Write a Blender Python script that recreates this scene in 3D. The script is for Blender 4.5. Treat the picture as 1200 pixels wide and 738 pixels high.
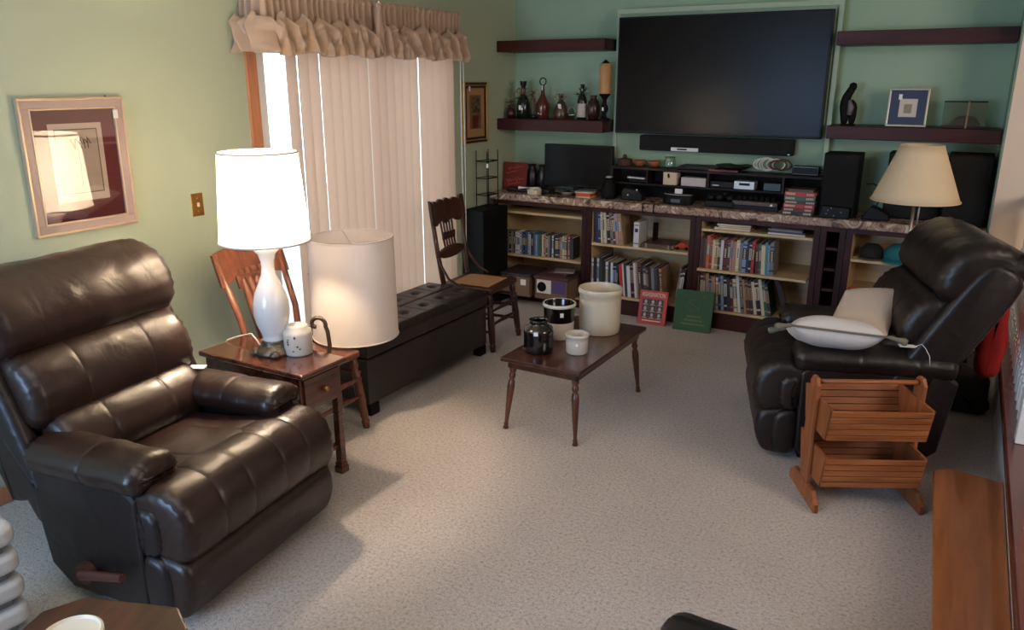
import bpy, math, random
from mathutils import Vector, Matrix, noise
PI = math.pi
rnd = random.Random(7)
D = bpy.data
COL = bpy.context.scene.collection
for _o in list(D.objects): D.objects.remove(_o)

# ------------------------------------------------------------ camera
cam = D.cameras.new('camera'); cam.sensor_width = 36; cam.lens = 920/1200*36; cam.clip_end = 60; cam.clip_start = .02
co = D.objects.new('camera', cam); COL.objects.link(co)
co.location = (0, 0, 1.85)
co.rotation_euler = (math.radians(90) - math.atan(274/920), 0, math.radians(29.8))
bpy.context.scene.camera = co
# ------------------------------------------------------------ exposure
vs = bpy.context.scene.view_settings
vs.view_transform = 'Standard'; vs.look = 'None'; vs.exposure = 0.28; vs.gamma = 1.0; vs.use_curve_mapping = False
# ------------------------------------------------------------ world (overcast sky seen through the sliding door)
w = D.worlds.new('sky'); bpy.context.scene.world = w; w.use_nodes = True
wb = w.node_tree.nodes['Background']; wb.inputs[0].default_value = (0.80, 0.92, 1.0, 1); wb.inputs[1].default_value = 2.6
# ------------------------------------------------------------ large lights: room windows behind the photographer, added overhead and hall fills
def area(name, loc, target, sx, sy, power, col):
    l = D.lights.new(name, 'AREA'); l.shape = 'RECTANGLE'; l.size = sx; l.size_y = sy; l.energy = power; l.color = col
    o = D.objects.new(name, l); COL.objects.link(o); o.location = loc
    o.rotation_euler = (Vector(target) - Vector(loc)).to_track_quat('-Z', 'Y').to_euler()
    return o
area('rear_window_light', (-2.4, -1.9, 1.5), (-1.6, 3, .6), 1.6, 1.3, 86, (0.40, 0.64, 1.0))
area('hall_fill', (2.6, 2.4, 2.3), (0.7, 5.2, 1.2), 1.6, 1.6, 62, (1.0, 0.86, 0.74))  # added fill, no lamp stands here; brightens the nook and cream wall
area('ceiling_fill', (-1.4, 1.2, 2.66), (-1.4, 1.9, 0), 2.0, 2.0, 22, (1.0, 0.92, 0.86))  # added ambient fill below the ceiling, not a fixture of the room
area('door_daylight', (-3.72, 4.35, 1.15), (0, 4.1, .7), 1.9, 1.9, 9, (0.80, 0.90, 1.0))

# ------------------------------------------------------------ materials
def S(r, g, b):
    f = lambda c: (c/255)/12.92 if c <= 10 else (((c/255)+.055)/1.055)**2.4
    return (f(r), f(g), f(b), 1)
MATS = {}
def newmat(name):
    m = D.materials.new(name); m.use_nodes = True
    nt = m.node_tree; b = nt.nodes['Principled BSDF']
    return m, nt, b
def mat(name, c, rough=.6, metal=0, spec=.5, var=.0, vscale=20, bump=0, bscale=80, coat=0, emit=None, estr=0, sheen=0):
    if name in MATS: return MATS[name]
    m, nt, b = newmat(name)
    b.inputs['Base Color'].default_value = c; b.inputs['Roughness'].default_value = rough
    b.inputs['Metallic'].default_value = metal; b.inputs['Specular IOR Level'].default_value = spec
    b.inputs['Coat Weight'].default_value = coat; b.inputs['Coat Roughness'].default_value = .15
    b.inputs['Sheen Weight'].default_value = sheen
    if emit: b.inputs['Emission Color'].default_value = emit; b.inputs['Emission Strength'].default_value = estr
    if var or bump:
        tc = nt.nodes.new('ShaderNodeTexCoord')
    if var:
        n = nt.nodes.new('ShaderNodeTexNoise'); n.inputs['Scale'].default_value = vscale; n.inputs['Detail'].default_value = 6
        nt.links.new(tc.outputs['Object'], n.inputs['Vector'])
        r = nt.nodes.new('ShaderNodeMix'); r.data_type = 'RGBA'
        r.inputs[6].default_value = tuple(max(0, x*(1-var)) for x in c[:3])+(1,)
        r.inputs[7].default_value = tuple(min(1, x*(1+var)) for x in c[:3])+(1,)
        nt.links.new(n.outputs[0], r.inputs[0]); nt.links.new(r.outputs[2], b.inputs['Base Color'])
    if bump:
        n2 = nt.nodes.new('ShaderNodeTexNoise'); n2.inputs['Scale'].default_value = bscale; n2.inputs['Detail'].default_value = 5
        nt.links.new(tc.outputs['Object'], n2.inputs['Vector'])
        bp = nt.nodes.new('ShaderNodeBump'); bp.inputs['Strength'].default_value = bump; bp.inputs['Distance'].default_value = .01
        nt.links.new(n2.outputs[0], bp.inputs['Height']); nt.links.new(bp.outputs[0], b.inputs['Normal'])
    MATS[name] = m; return m
def wood(name, c1, c2, rough=.35, axis='X', scale=3.5, coat=.0, stretch=9):
    if name in MATS: return MATS[name]
    m, nt, b = newmat(name)
    tc = nt.nodes.new('ShaderNodeTexCoord'); mp = nt.nodes.new('ShaderNodeMapping')
    s = [stretch]*3; s['XYZ'.index(axis)] = .8; mp.inputs['Scale'].default_value = s
    n = nt.nodes.new('ShaderNodeTexNoise'); n.inputs['Scale'].default_value = scale; n.inputs['Detail'].default_value = 8; n.inputs['Distortion'].default_value = .6
    cr = nt.nodes.new('ShaderNodeValToRGB'); cr.color_ramp.elements[0].position = .33; cr.color_ramp.elements[1].position = .68
    cr.color_ramp.elements[0].color = c1; cr.color_ramp.elements[1].color = c2
    nt.links.new(tc.outputs['Object'], mp.inputs[0]); nt.links.new(mp.outputs[0], n.inputs['Vector'])
    nt.links.new(n.outputs[0], cr.inputs[0]); nt.links.new(cr.outputs[0], b.inputs['Base Color'])
    b.inputs['Roughness'].default_value = rough; b.inputs['Coat Weight'].default_value = coat; b.inputs['Coat Roughness'].default_value = .12
    b.inputs['Specular IOR Level'].default_value = .25 if 'espresso' in name else .5
    MATS[name] = m; return m
def translucent(name, c, mix=.5, c2=None, weave=0):
    m, nt, b = newmat(name)
    b.inputs['Base Color'].default_value = c; b.inputs['Roughness'].default_value = .8
    t = nt.nodes.new('ShaderNodeBsdfTranslucent'); t.inputs[0].default_value = c2 or c
    mx = nt.nodes.new('ShaderNodeMixShader'); mx.inputs[0].default_value = mix
    nt.links.new(b.outputs[0], mx.inputs[1]); nt.links.new(t.outputs[0], mx.inputs[2])
    nt.links.new(mx.outputs[0], nt.nodes['Material Output'].inputs[0])
    if weave:
        tc = nt.nodes.new('ShaderNodeTexCoord'); n = nt.nodes.new('ShaderNodeTexNoise'); n.inputs['Scale'].default_value = 120
        bp = nt.nodes.new('ShaderNodeBump'); bp.inputs['Strength'].default_value = weave; bp.inputs['Distance'].default_value = .004
        nt.links.new(tc.outputs['Object'], n.inputs['Vector']); nt.links.new(n.outputs[0], bp.inputs['Height']); nt.links.new(bp.outputs[0], b.inputs['Normal'])
    MATS[name] = m; return m
def clear(name, tint=(1, 1, 1, 1), gl=.08):
    m, nt, b = newmat(name); nt.nodes.remove(b)
    t = nt.nodes.new('ShaderNodeBsdfTransparent'); t.inputs[0].default_value = tint
    g = nt.nodes.new('ShaderNodeBsdfGlossy'); g.inputs['Roughness'].default_value = .03
    mx = nt.nodes.new('ShaderNodeMixShader'); mx.inputs[0].default_value = gl
    nt.links.new(t.outputs[0], mx.inputs[1]); nt.links.new(g.outputs[0], mx.inputs[2])
    nt.links.new(mx.outputs[0], nt.nodes['Material Output'].inputs[0])
    MATS[name] = m; return m
# wall paint
m_green = mat('green_paint', S(182, 192, 166), .75, var=.03, vscale=2.5, bump=.05, bscale=60)
m_nook = mat('nook_green_paint', S(162, 188, 160), .7, var=.03, vscale=2.5, bump=.05, bscale=60)
m_beige = mat('cream_paint', S(226, 206, 184), .75, var=.02, vscale=3)
m_white = mat('white_paint', S(226, 224, 220), .45)
m_ceil = mat('ceiling_paint', S(222, 216, 205), .9, bump=.1, bscale=60)
# carpet
def carpet_mat():
    m, nt, b = newmat('speckled_carpet')
    tc = nt.nodes.new('ShaderNodeTexCoord')
    n1 = nt.nodes.new('ShaderNodeTexNoise'); n1.inputs['Scale'].default_value = 72; n1.inputs['Detail'].default_value = 4; n1.inputs['Roughness'].default_value = .7
    n2 = nt.nodes.new('ShaderNodeTexNoise'); n2.inputs['Scale'].default_value = 1.6; n2.inputs['Detail'].default_value = 3
    n3 = nt.nodes.new('ShaderNodeTexNoise'); n3.inputs['Scale'].default_value = 170; n3.inputs['Detail'].default_value = 2
    for n in (n1, n2, n3): nt.links.new(tc.outputs['Object'], n.inputs['Vector'])
    cr = nt.nodes.new('ShaderNodeValToRGB'); e = cr.color_ramp.elements
    e[0].position = .30; e[0].color = S(138, 126, 118); e[1].position = .62; e[1].color = S(206, 196, 188)
    x = e.new(.45); x.color = S(188, 177, 168)
    nt.links.new(n1.outputs[0], cr.inputs[0])
    mx = nt.nodes.new('ShaderNodeMix'); mx.data_type = 'RGBA'; mx.blend_type = 'MULTIPLY'; mx.inputs[0].default_value = .35
    cr2 = nt.nodes.new('ShaderNodeValToRGB'); cr2.color_ramp.elements[0].position = .3; cr2.color_ramp.elements[0].color = (.68, .66, .64, 1); cr2.color_ramp.elements[1].position = .7
    nt.links.new(n2.outputs[0], cr2.inputs[0]); nt.links.new(cr.outputs[0], mx.inputs[6]); nt.links.new(cr2.outputs[0], mx.inputs[7])
    nt.links.new(mx.outputs[2], b.inputs['Base Color'])
    b.inputs['Roughness'].default_value = .95; b.inputs['Specular IOR Level'].default_value = .1; b.inputs['Sheen Weight'].default_value = .2
    bp = nt.nodes.new('ShaderNodeBump'); bp.inputs['Strength'].default_value = .6; bp.inputs['Distance'].default_value = .012
    nt.links.new(n3.outputs[0], bp.inputs['Height']); nt.links.new(bp.outputs[0], b.inputs['Normal'])
    return m
m_carpet = carpet_mat()
def leather_mat(name, c, rough, bscale=26, bstr=.2):
    m, nt, b = newmat(name)
    tc = nt.nodes.new('ShaderNodeTexCoord')
    n1 = nt.nodes.new('ShaderNodeTexNoise'); n1.inputs['Scale'].default_value = bscale*.32; n1.inputs['Detail'].default_value = 3; n1.inputs['Distortion'].default_value = 1.2
    v = nt.nodes.new('ShaderNodeTexVoronoi'); v.inputs['Scale'].default_value = 420
    n2 = nt.nodes.new('ShaderNodeTexNoise'); n2.inputs['Scale'].default_value = 6
    for n in (n1, v, n2): nt.links.new(tc.outputs['Object'], n.inputs['Vector'])
    b1 = nt.nodes.new('ShaderNodeBump'); b1.inputs['Strength'].default_value = bstr; b1.inputs['Distance'].default_value = .02
    b2 = nt.nodes.new('ShaderNodeBump'); b2.inputs['Strength'].default_value = .05; b2.inputs['Distance'].default_value = .003
    nt.links.new(n1.outputs[0], b1.inputs['Height']); nt.links.new(v.outputs[0], b2.inputs['Height']); nt.links.new(b1.outputs[0], b2.inputs['Normal'])
    nt.links.new(b2.outputs[0], b.inputs['Normal'])
    mx = nt.nodes.new('ShaderNodeMix'); mx.data_type = 'RGBA'
    mx.inputs[6].default_value = tuple(x*.75 for x in c[:3])+(1,); mx.inputs[7].default_value = tuple(x*1.3 for x in c[:3])+(1,)
    nt.links.new(n2.outputs[0], mx.inputs[0]); nt.links.new(mx.outputs[2], b.inputs['Base Color'])
    b.inputs['Roughness'].default_value = rough; b.inputs['Specular IOR Level'].default_value = .55
    MATS[name] = m; return m
m_leather = leather_mat('brown_leather', S(42, 25, 20), .35)
m_leather_dark = leather_mat('dark_brown_leather', S(25, 16, 15), .40)
m_leather_black = leather_mat('black_leather', S(24, 22, 24), .30)
m_bench = leather_mat('espresso_bench_leather', S(34, 25, 23), .40, 20, .2)
m_dwood = wood('espresso_wood', S(50, 20, 19), S(70, 31, 28), .45, 'X', 3, 0)
m_dwoodz = wood('espresso_wood_upright', S(36, 14, 13), S(56, 23, 20), .4, 'Z', 3)
m_lwood = wood('pale_birch', S(196, 166, 122), S(214, 186, 142), .5, 'X', 3)
m_oak = wood('honey_oak', S(124, 68, 34), S(164, 98, 56), .45, 'Z', 4)
m_oakx = wood('honey_oak_lengthwise', S(128, 70, 36), S(168, 102, 58), .45, 'X', 4)
m_stepwood = wood('orange_oak_step', S(140, 80, 38), S(168, 100, 52), .35, 'Y', 3, .3)
m_trimwood = wood('orange_wood_trim', S(176, 112, 74), S(204, 142, 102), .4, 'Z', 3)
m_walnut = wood('walnut', S(50, 25, 17), S(82, 43, 29), .28, 'Y', 3.2, .4)
m_walnutz = wood('walnut_turned', S(66, 32, 20), S(98, 52, 33), .3, 'Z', 4, .3)
m_endwood = wood('mahogany', S(62, 32, 22), S(98, 54, 38), .14, 'Y', 3, .6)
m_redoak = wood('reddish_oak', S(92, 52, 38), S(126, 76, 56), .4, 'Z', 4)
m_brownwood = wood('dark_brown_chair_wood', S(48, 24, 17), S(76, 40, 28), .35, 'Z', 4)
m_nose = wood('cherry_nosing', S(74, 30, 24), S(104, 46, 36), .25, 'Y', 3, .3)
m_upfloor = wood('raised_floor_boards', S(92, 56, 48), S(126, 80, 66), .25, 'Y', 2, .3)
m_black = mat('black_plastic', S(17, 15, 15), .45, spec=.22)
m_blackm = mat('matte_black', S(14, 13, 13), .75, spec=.2)
m_grille = mat('speaker_grille', S(18, 18, 19), .9, bump=.4, bscale=300)
m_screen = mat('dark_screen', S(13, 11, 11), .26, spec=.12)
m_iron = mat('black_iron', S(28, 26, 25), .5, metal=.6)
m_silver = mat('silver_metal', S(196, 196, 194), .35, metal=.45)
m_brass = mat('aged_brass', S(176, 130, 66), .35, metal=.8)
m_gold = mat('gold_gilt', S(206, 168, 92), .45, metal=.15)
m_paper = mat('page_edges', S(214, 200, 172), .9)
m_tag = mat('white_paper_tag', S(236, 234, 232), .8)
m_ceram = mat('white_ceramic', S(234, 232, 230), .12, coat=.6)
m_crock = mat('cream_stoneware', S(208, 196, 174), .3, var=.05, vscale=6, coat=.2)
m_crockw = mat('off_white_stoneware', S(206, 198, 184), .22, coat=.4)
m_crockb = mat('black_glaze', S(12, 11, 12), .12, coat=.5)

# ------------------------------------------------------------ mesh builder
class MB:
    def __init__(s): s.v = []; s.f = []; s.mi = []
    def add(s, vs, fs, mi=0, M=None):
        b = len(s.v)
        s.v += [tuple(M @ Vector(v)) if M else tuple(v) for v in vs]
        s.f += [tuple(b+i for i in f) for f in fs]; s.mi += [mi]*len(fs)
        return s
    def box(s, x0, x1, y0, y1, z0, z1, mi=0, M=None):
        vs = [(x, y, z) for x in (x0, x1) for y in (y0, y1) for z in (z0, z1)]
        return s.add(vs, [(0,1,3,2),(4,6,7,5),(0,4,5,1),(2,3,7,6),(0,2,6,4),(1,5,7,3)], mi, M)
    def cbox(s, c, sz, mi=0, M=None):
        return s.box(c[0]-sz[0]/2, c[0]+sz[0]/2, c[1]-sz[1]/2, c[1]+sz[1]/2, c[2]-sz[2]/2, c[2]+sz[2]/2, mi, M)
    def lathe(s, pr, seg=32, c=(0,0,0), mi=0, M=None, sx=1, sy=1, cap=True):
        vs = []; fs = []; n = len(pr)
        for r, z in pr:
            for k in range(seg):
                a = 2*PI*k/seg; vs.append((c[0]+r*math.cos(a)*sx, c[1]+r*math.sin(a)*sy, c[2]+z))
        for i in range(n-1):
            for k in range(seg):
                k2 = (k+1) % seg; fs.append((i*seg+k, i*seg+k2, (i+1)*seg+k2, (i+1)*seg+k))
        if cap:
            if pr[0][0] > 1e-5: fs.append(tuple(range(seg-1, -1, -1)))
            if pr[-1][0] > 1e-5: fs.append(tuple((n-1)*seg+k for k in range(seg)))
        return s.add(vs, fs, mi, M)
    def cyl(s, p, q, r, r2=None, seg=16, mi=0):
        p, q = Vector(p), Vector(q); d = q-p; L = d.length
        M = Matrix.Translation(p) @ d.to_track_quat('Z', 'Y').to_matrix().to_4x4()
        return s.lathe([(r, 0), (r if r2 is None else r2, L)], seg, mi=mi, M=M)
    def turned(s, p, q, pr, seg=14, mi=0):
        p, q = Vector(p), Vector(q); d = q-p; L = d.length
        M = Matrix.Translation(p) @ d.to_track_quat('Z', 'Y').to_matrix().to_4x4()
        return s.lathe([(r, t*L) for r, t in pr], seg, mi=mi, M=M)
    def tube(s, pts, r, seg=8, mi=0, closed=False):
        pts = [Vector(p) for p in pts]; n = len(pts); vs = []; fs = []
        up = Vector((0, 0, 1)); prev = None
        for i in range(n):
            a = pts[i-1] if (i > 0 or closed) else pts[i]; b = pts[(i+1) % n] if (i < n-1 or closed) else pts[i]
            t = (b-a).normalized()
            if prev is None:
                u = t.orthogonal().normalized()
            else:
                u = (prev - t*prev.dot(t)); u = u.normalized() if u.length > 1e-6 else t.orthogonal().normalized()
            prev = u; wv = t.cross(u)
            rr = r[i] if isinstance(r, (list, tuple)) else r
            for k in range(seg):
                an = 2*PI*k/seg; vs.append(pts[i]+u*math.cos(an)*rr+wv*math.sin(an)*rr)
        m = n if closed else n-1
        for i in range(m):
            for k in range(seg):
                k2 = (k+1) % seg; j = (i+1) % n; fs.append((i*seg+k, i*seg+k2, j*seg+k2, j*seg+k))
        if not closed:
            fs.append(tuple(range(seg-1, -1, -1))); fs.append(tuple((n-1)*seg+k for k in range(seg)))
        return s.add(vs, fs, mi)
    def prism(s, poly, t0, t1, axis='y', mi=0, M=None):
        n = len(poly)
        def P(a, b, t):
            return (a, t, b) if axis == 'y' else ((t, a, b) if axis == 'x' else (a, b, t))
        vs = [P(a, b, t0) for a, b in poly]+[P(a, b, t1) for a, b in poly]
        fs = [tuple(range(n)), tuple(range(2*n-1, n-1, -1))]+[(i, i+n, (i+1) % n+n, (i+1) % n) for i in range(n)]
        return s.add(vs, fs, mi, M)
    def grid(s, fn, nu, nv, mi=0):
        vs = [fn(i/nu, j/nv) for i in range(nu+1) for j in range(nv+1)]
        fs = [(i*(nv+1)+j, (i+1)*(nv+1)+j, (i+1)*(nv+1)+j+1, i*(nv+1)+j+1) for i in range(nu) for j in range(nv)]
        return s.add(vs, fs, mi)
    def build(s, name, m, parent=None, smooth=False, bev=0, solid=0, sub=0, seg=2, auto=None, loc=None, rot=None):
        me = D.meshes.new(name); me.from_pydata([tuple(v) for v in s.v], [], s.f)
        ms = m if isinstance(m, (list, tuple)) else [m]
        for x in ms: me.materials.append(x)
        if len(ms) > 1:
            for p, k in zip(me.polygons, s.mi): p.material_index = k
        import bmesh
        bm = bmesh.new(); bm.from_mesh(me); bmesh.ops.recalc_face_normals(bm, faces=bm.faces); bm.to_mesh(me); bm.free()
        if smooth:
            for p in me.polygons: p.use_smooth = True
            if auto:
                try: me.set_sharp_from_angle(angle=math.radians(auto))
                except Exception: pass
        o = D.objects.new(name, me); COL.objects.link(o)
        if parent: o.parent = parent
        if loc: o.location = loc
        if rot: o.rotation_euler = rot
        if solid:
            md = o.modifiers.new('t', 'SOLIDIFY'); md.thickness = solid; md.offset = 0
        if bev:
            md = o.modifiers.new('b', 'BEVEL'); md.width = bev; md.segments = seg; md.limit_method = 'ANGLE'; md.angle_limit = math.radians(40)
        if sub:
            md = o.modifiers.new('s', 'SUBSURF'); md.levels = sub; md.render_levels = sub
        return o
def tag(o, label, cat, group=None, kind=None):
    if label: o['label'] = label
    if cat: o['category'] = cat
    if group: o['group'] = group
    if kind: o['kind'] = kind
    return o
def thing(name, label, cat, loc=(0,0,0), rz=0, group=None):
    o = D.objects.new(name, None); COL.objects.link(o); o.location = loc; o.rotation_euler = (0, 0, rz)
    o.empty_display_size = .05
    return tag(o, label, cat, group)
def struct(o): o['kind'] = 'structure'; return o
def copy_tree(o, parent=None):
    c = o.copy(); COL.objects.link(c); c.parent = parent
    for ch in list(o.children): copy_tree(ch, c)
    return c
def smoothclosed(pts, n):
    P = [Vector((p[0], p[1])) for p in pts]; m = len(P); out = []
    dense = []
    for i in range(m):
        p0, p1, p2, p3 = P[i-1], P[i], P[(i+1) % m], P[(i+2) % m]
        for k in range(12):
            t = k/12
            dense.append(.5*((2*p1)+(p2-p0)*t+(2*p0-5*p1+4*p2-p3)*t*t+(3*p1-p0-3*p2+p3)*t**3))
    L = [0]
    for i in range(len(dense)): L.append(L[-1]+(dense[(i+1) % len(dense)]-dense[i]).length)
    T = L[-1]; j = 0
    for k in range(n):
        d = T*k/n
        while L[j+1] < d: j += 1
        f = (d-L[j])/max(1e-9, L[j+1]-L[j]); out.append(dense[j].lerp(dense[(j+1) % len(dense)], f))
    return out
def puff(prof, t0, t1, r, mapf, n=44, nt=44, seams=(), sd=.008, wr=.0, wf=9, ruff=0, seed=0, ends=(1,1), bulge=0):
    """a stuffed cushion: closed profile swept from t0 to t1, rounded ends, sewn seams and soft wrinkles"""
    P = smoothclosed(prof, n)
    area2 = sum(P[i].x*P[(i+1) % n].y-P[(i+1) % n].x*P[i].y for i in range(n))
    sg = 1 if area2 > 0 else -1
    N = []
    for i in range(n):
        t = (P[(i+1) % n]-P[i-1]).normalized(); N.append(Vector((t.y, -t.x))*sg)
    cen = sum(P, Vector((0, 0)))/n
    ts = []
    for j in range(nt+1):
        u = j/nt; ts.append(t0+(t1-t0)*(u*.7+.3*(.5-.5*math.cos(PI*u))))
    ts = sorted(set(ts+[t0+r*k for k in (.06, .2, .45, .8)]+[t1-r*k for k in (.06, .2, .45, .8)]+[q for sm in seams for q in (sm-.007, sm, sm+.007)]))
    vs = []; rows = len(ts)
    for t in ts:
        d0 = (t-t0) if ends[0] else 9; d1 = (t1-t) if ends[1] else 9; d = min(d0, d1)
        ins = 0
        if d < r: ins = r*(1-math.sqrt(max(0, 1-(1-d/r)**2)))
        for sm in seams: ins += sd*.5*math.exp(-((t-sm)/.007)**2)+sd*.12*math.exp(-((t-sm)/.03)**2)
        mid = (t-t0)/(t1-t0); ins -= bulge*math.sin(PI*mid)
        for i in range(n):
            k = 0
            if wr:
                q = Vector((P[i].x*wf+seed*7.3, P[i].y*wf, t*wf*.9))
                k = wr*(noise.noise(q)+.5*noise.noise(q*2.3))
            if ruff and d < r*2.2:
                k += ruff*math.sin(i*2*PI/n*n*.42+seed)*(1-d/(r*2.2))
            p = P[i]-N[i]*(ins-k)
            vs.append(mapf(p.x, p.y, t))
    fs = []
    for j in range(rows-1):
        for i in range(n):
            i2 = (i+1) % n; fs.append((j*n+i, j*n+i2, (j+1)*n+i2, (j+1)*n+i))
    for j in (0, rows-1):
        c = sum((P[i]-N[i]*r for i in range(n)), Vector((0, 0)))/n
        vs.append(mapf(c.x, c.y, ts[j])); ci = len(vs)-1
        for i in range(n): fs.append((j*n+i, j*n+(i+1) % n, ci) if j == 0 else (j*n+(i+1) % n, j*n+i, ci))
    b = MB(); b.add(vs, fs); return b
def rrect(x0, x1, z0, z1, r, k=3):
    out = []
    for cx, cz, a0 in ((x1-r, z1-r, 0), (x0+r, z1-r, 90), (x0+r, z0+r, 180), (x1-r, z0+r, 270)):
        for i in range(k+1):
            a = math.radians(a0+90*i/k); out.append((cx+r*math.cos(a), cz+r*math.sin(a)))
    return out
def textmesh(txt, size, m, parent, loc, rot, name='lettering', ext=.0008, sx=1):
    cu = D.curves.new('t', 'FONT'); cu.body = txt; cu.size = size; cu.extrude = ext; cu.align_x = 'CENTER'; cu.align_y = 'CENTER'
    o = D.objects.new('t', cu); COL.objects.link(o)
    bpy.context.view_layer.update()
    me = D.meshes.new_from_object(o.evaluated_get(bpy.context.evaluated_depsgraph_get()))
    D.objects.remove(o); me.name = name
    me.materials.clear(); me.materials.append(m)
    q = D.objects.new(name, me); COL.objects.link(q); q.parent = parent; q.location = loc; q.rotation_euler = rot; q.scale = (sx, 1, 1)
    return q

# ============================================================ STRUCTURE
XL, YB, H = -3.6, 6.35, 2.75      # left wall, back wall, ceiling height
def sbox(name, m, *b): return struct(MB().box(*b).build(name, m))
sbox('floor', m_carpet, -3.8, 4.1, -2.6, 6.5, -.1, 0)
sbox('ceiling', m_ceil, -3.8, 4.1, -2.6, 6.6, H, H+.1)
DY0, DY1, DZ = 3.34, 5.21, 2.10   # sliding door opening
b = MB(); b.box(XL-.14, XL, -2.6, DY0, 0, H); b.box(XL-.14, XL, DY1, 6.5, 0, H); b.box(XL-.14, XL, DY0, DY1, DZ, H)
struct(b.build('wall_left', m_green))
sbox('wall_back', m_nook, XL, .30, YB, YB+.12, 0, H)
sbox('wall_nook_right', m_nook, .17, .30, 5.86, YB, 0, H)
sbox('wall_hall_back', m_beige, .18, 4.1, 5.80, 5.86, 0, H)
sbox('wall_right', m_beige, 4.0, 4.1, -2.6, 5.80, 0, H)
sbox('wall_front', m_beige, -3.8, 4.1, -2.6, -2.5, 0, H)
# raised floor, riser and nosing on the right
sbox('floor_raised', m_upfloor, .352, 4.0, 1.75, 5.80, .0, .355)
sbox('baseboard_riser', m_white, .335, .350, 1.75, 5.80, 0, .315)
struct(MB().box(.308, .46, 1.75, 5.79, .3155, .366).build('trim_1', m_nose, bev=.008))
struct(MB().box(XL, XL+.014, -2.5, DY0-.08, 0, .085).build('baseboard_left', m_trimwood, bev=.004))
# raised wall panel that frames the television
b = MB(); b.box(-2.60, -.90, 6.25, YB, .93, 2.40)
struct(b.build('trim_2', mat('nook_panel_paint', S(150, 176, 146), .6), bev=.006))
b = MB(); fy = 6.235
b.box(-2.60, -.90, fy, 6.25, 2.36, 2.40); b.box(-.935, -.90, fy, 6.25, .93, 2.36); b.box(-2.60, -2.57, fy, 6.25, .93, 2.36)
struct(b.build('trim_3', mat('panel_moulding', S(172, 192, 164), .5), bev=.004))
# sliding door: casing, white frame, panes
b = MB(); b.box(XL-.01, XL+.018, DY0-.075, DY0, 0, DZ+.07); b.box(XL-.01, XL+.018, DY1, DY1+.06, 0, DZ+.07); b.box(XL-.01, XL+.018, DY0-.075, DY1+.06, DZ, DZ+.07)
struct(b.build('trim_4', m_trimwood, bev=.003))
dr = struct(thing('door_1', None, None)); 
b = MB()
for a, c in ((DY0, DY0+.10), (4.31, 4.39), (DY1-.06, DY1)): b.box(XL-.11, XL-.03, a, c, 0, DZ)
b.box(XL-.11, XL-.05, DY0, DY1, DZ-.07, DZ); b.box(XL-.11, XL-.05, DY0, DY1, 0, .10)
b.build('door_frame', m_white, dr, bev=.006)
for a, c in ((DY0+.08, 4.31), (4.39, DY1-.06)): MB().box(XL-.083, XL-.077, a, c, .1, DZ-.07).build('glass_pane', MATS.get('window_glass') or clear('window_glass', (.97, .99, 1, 1), .05), dr)
# outdoors, seen through the gaps of the blinds
sbox('ground_outside', mat('pale_patio_concrete', S(196, 198, 200), .9, var=.08), -14, XL-.14, -3, 12, -.25, -.12)
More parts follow.
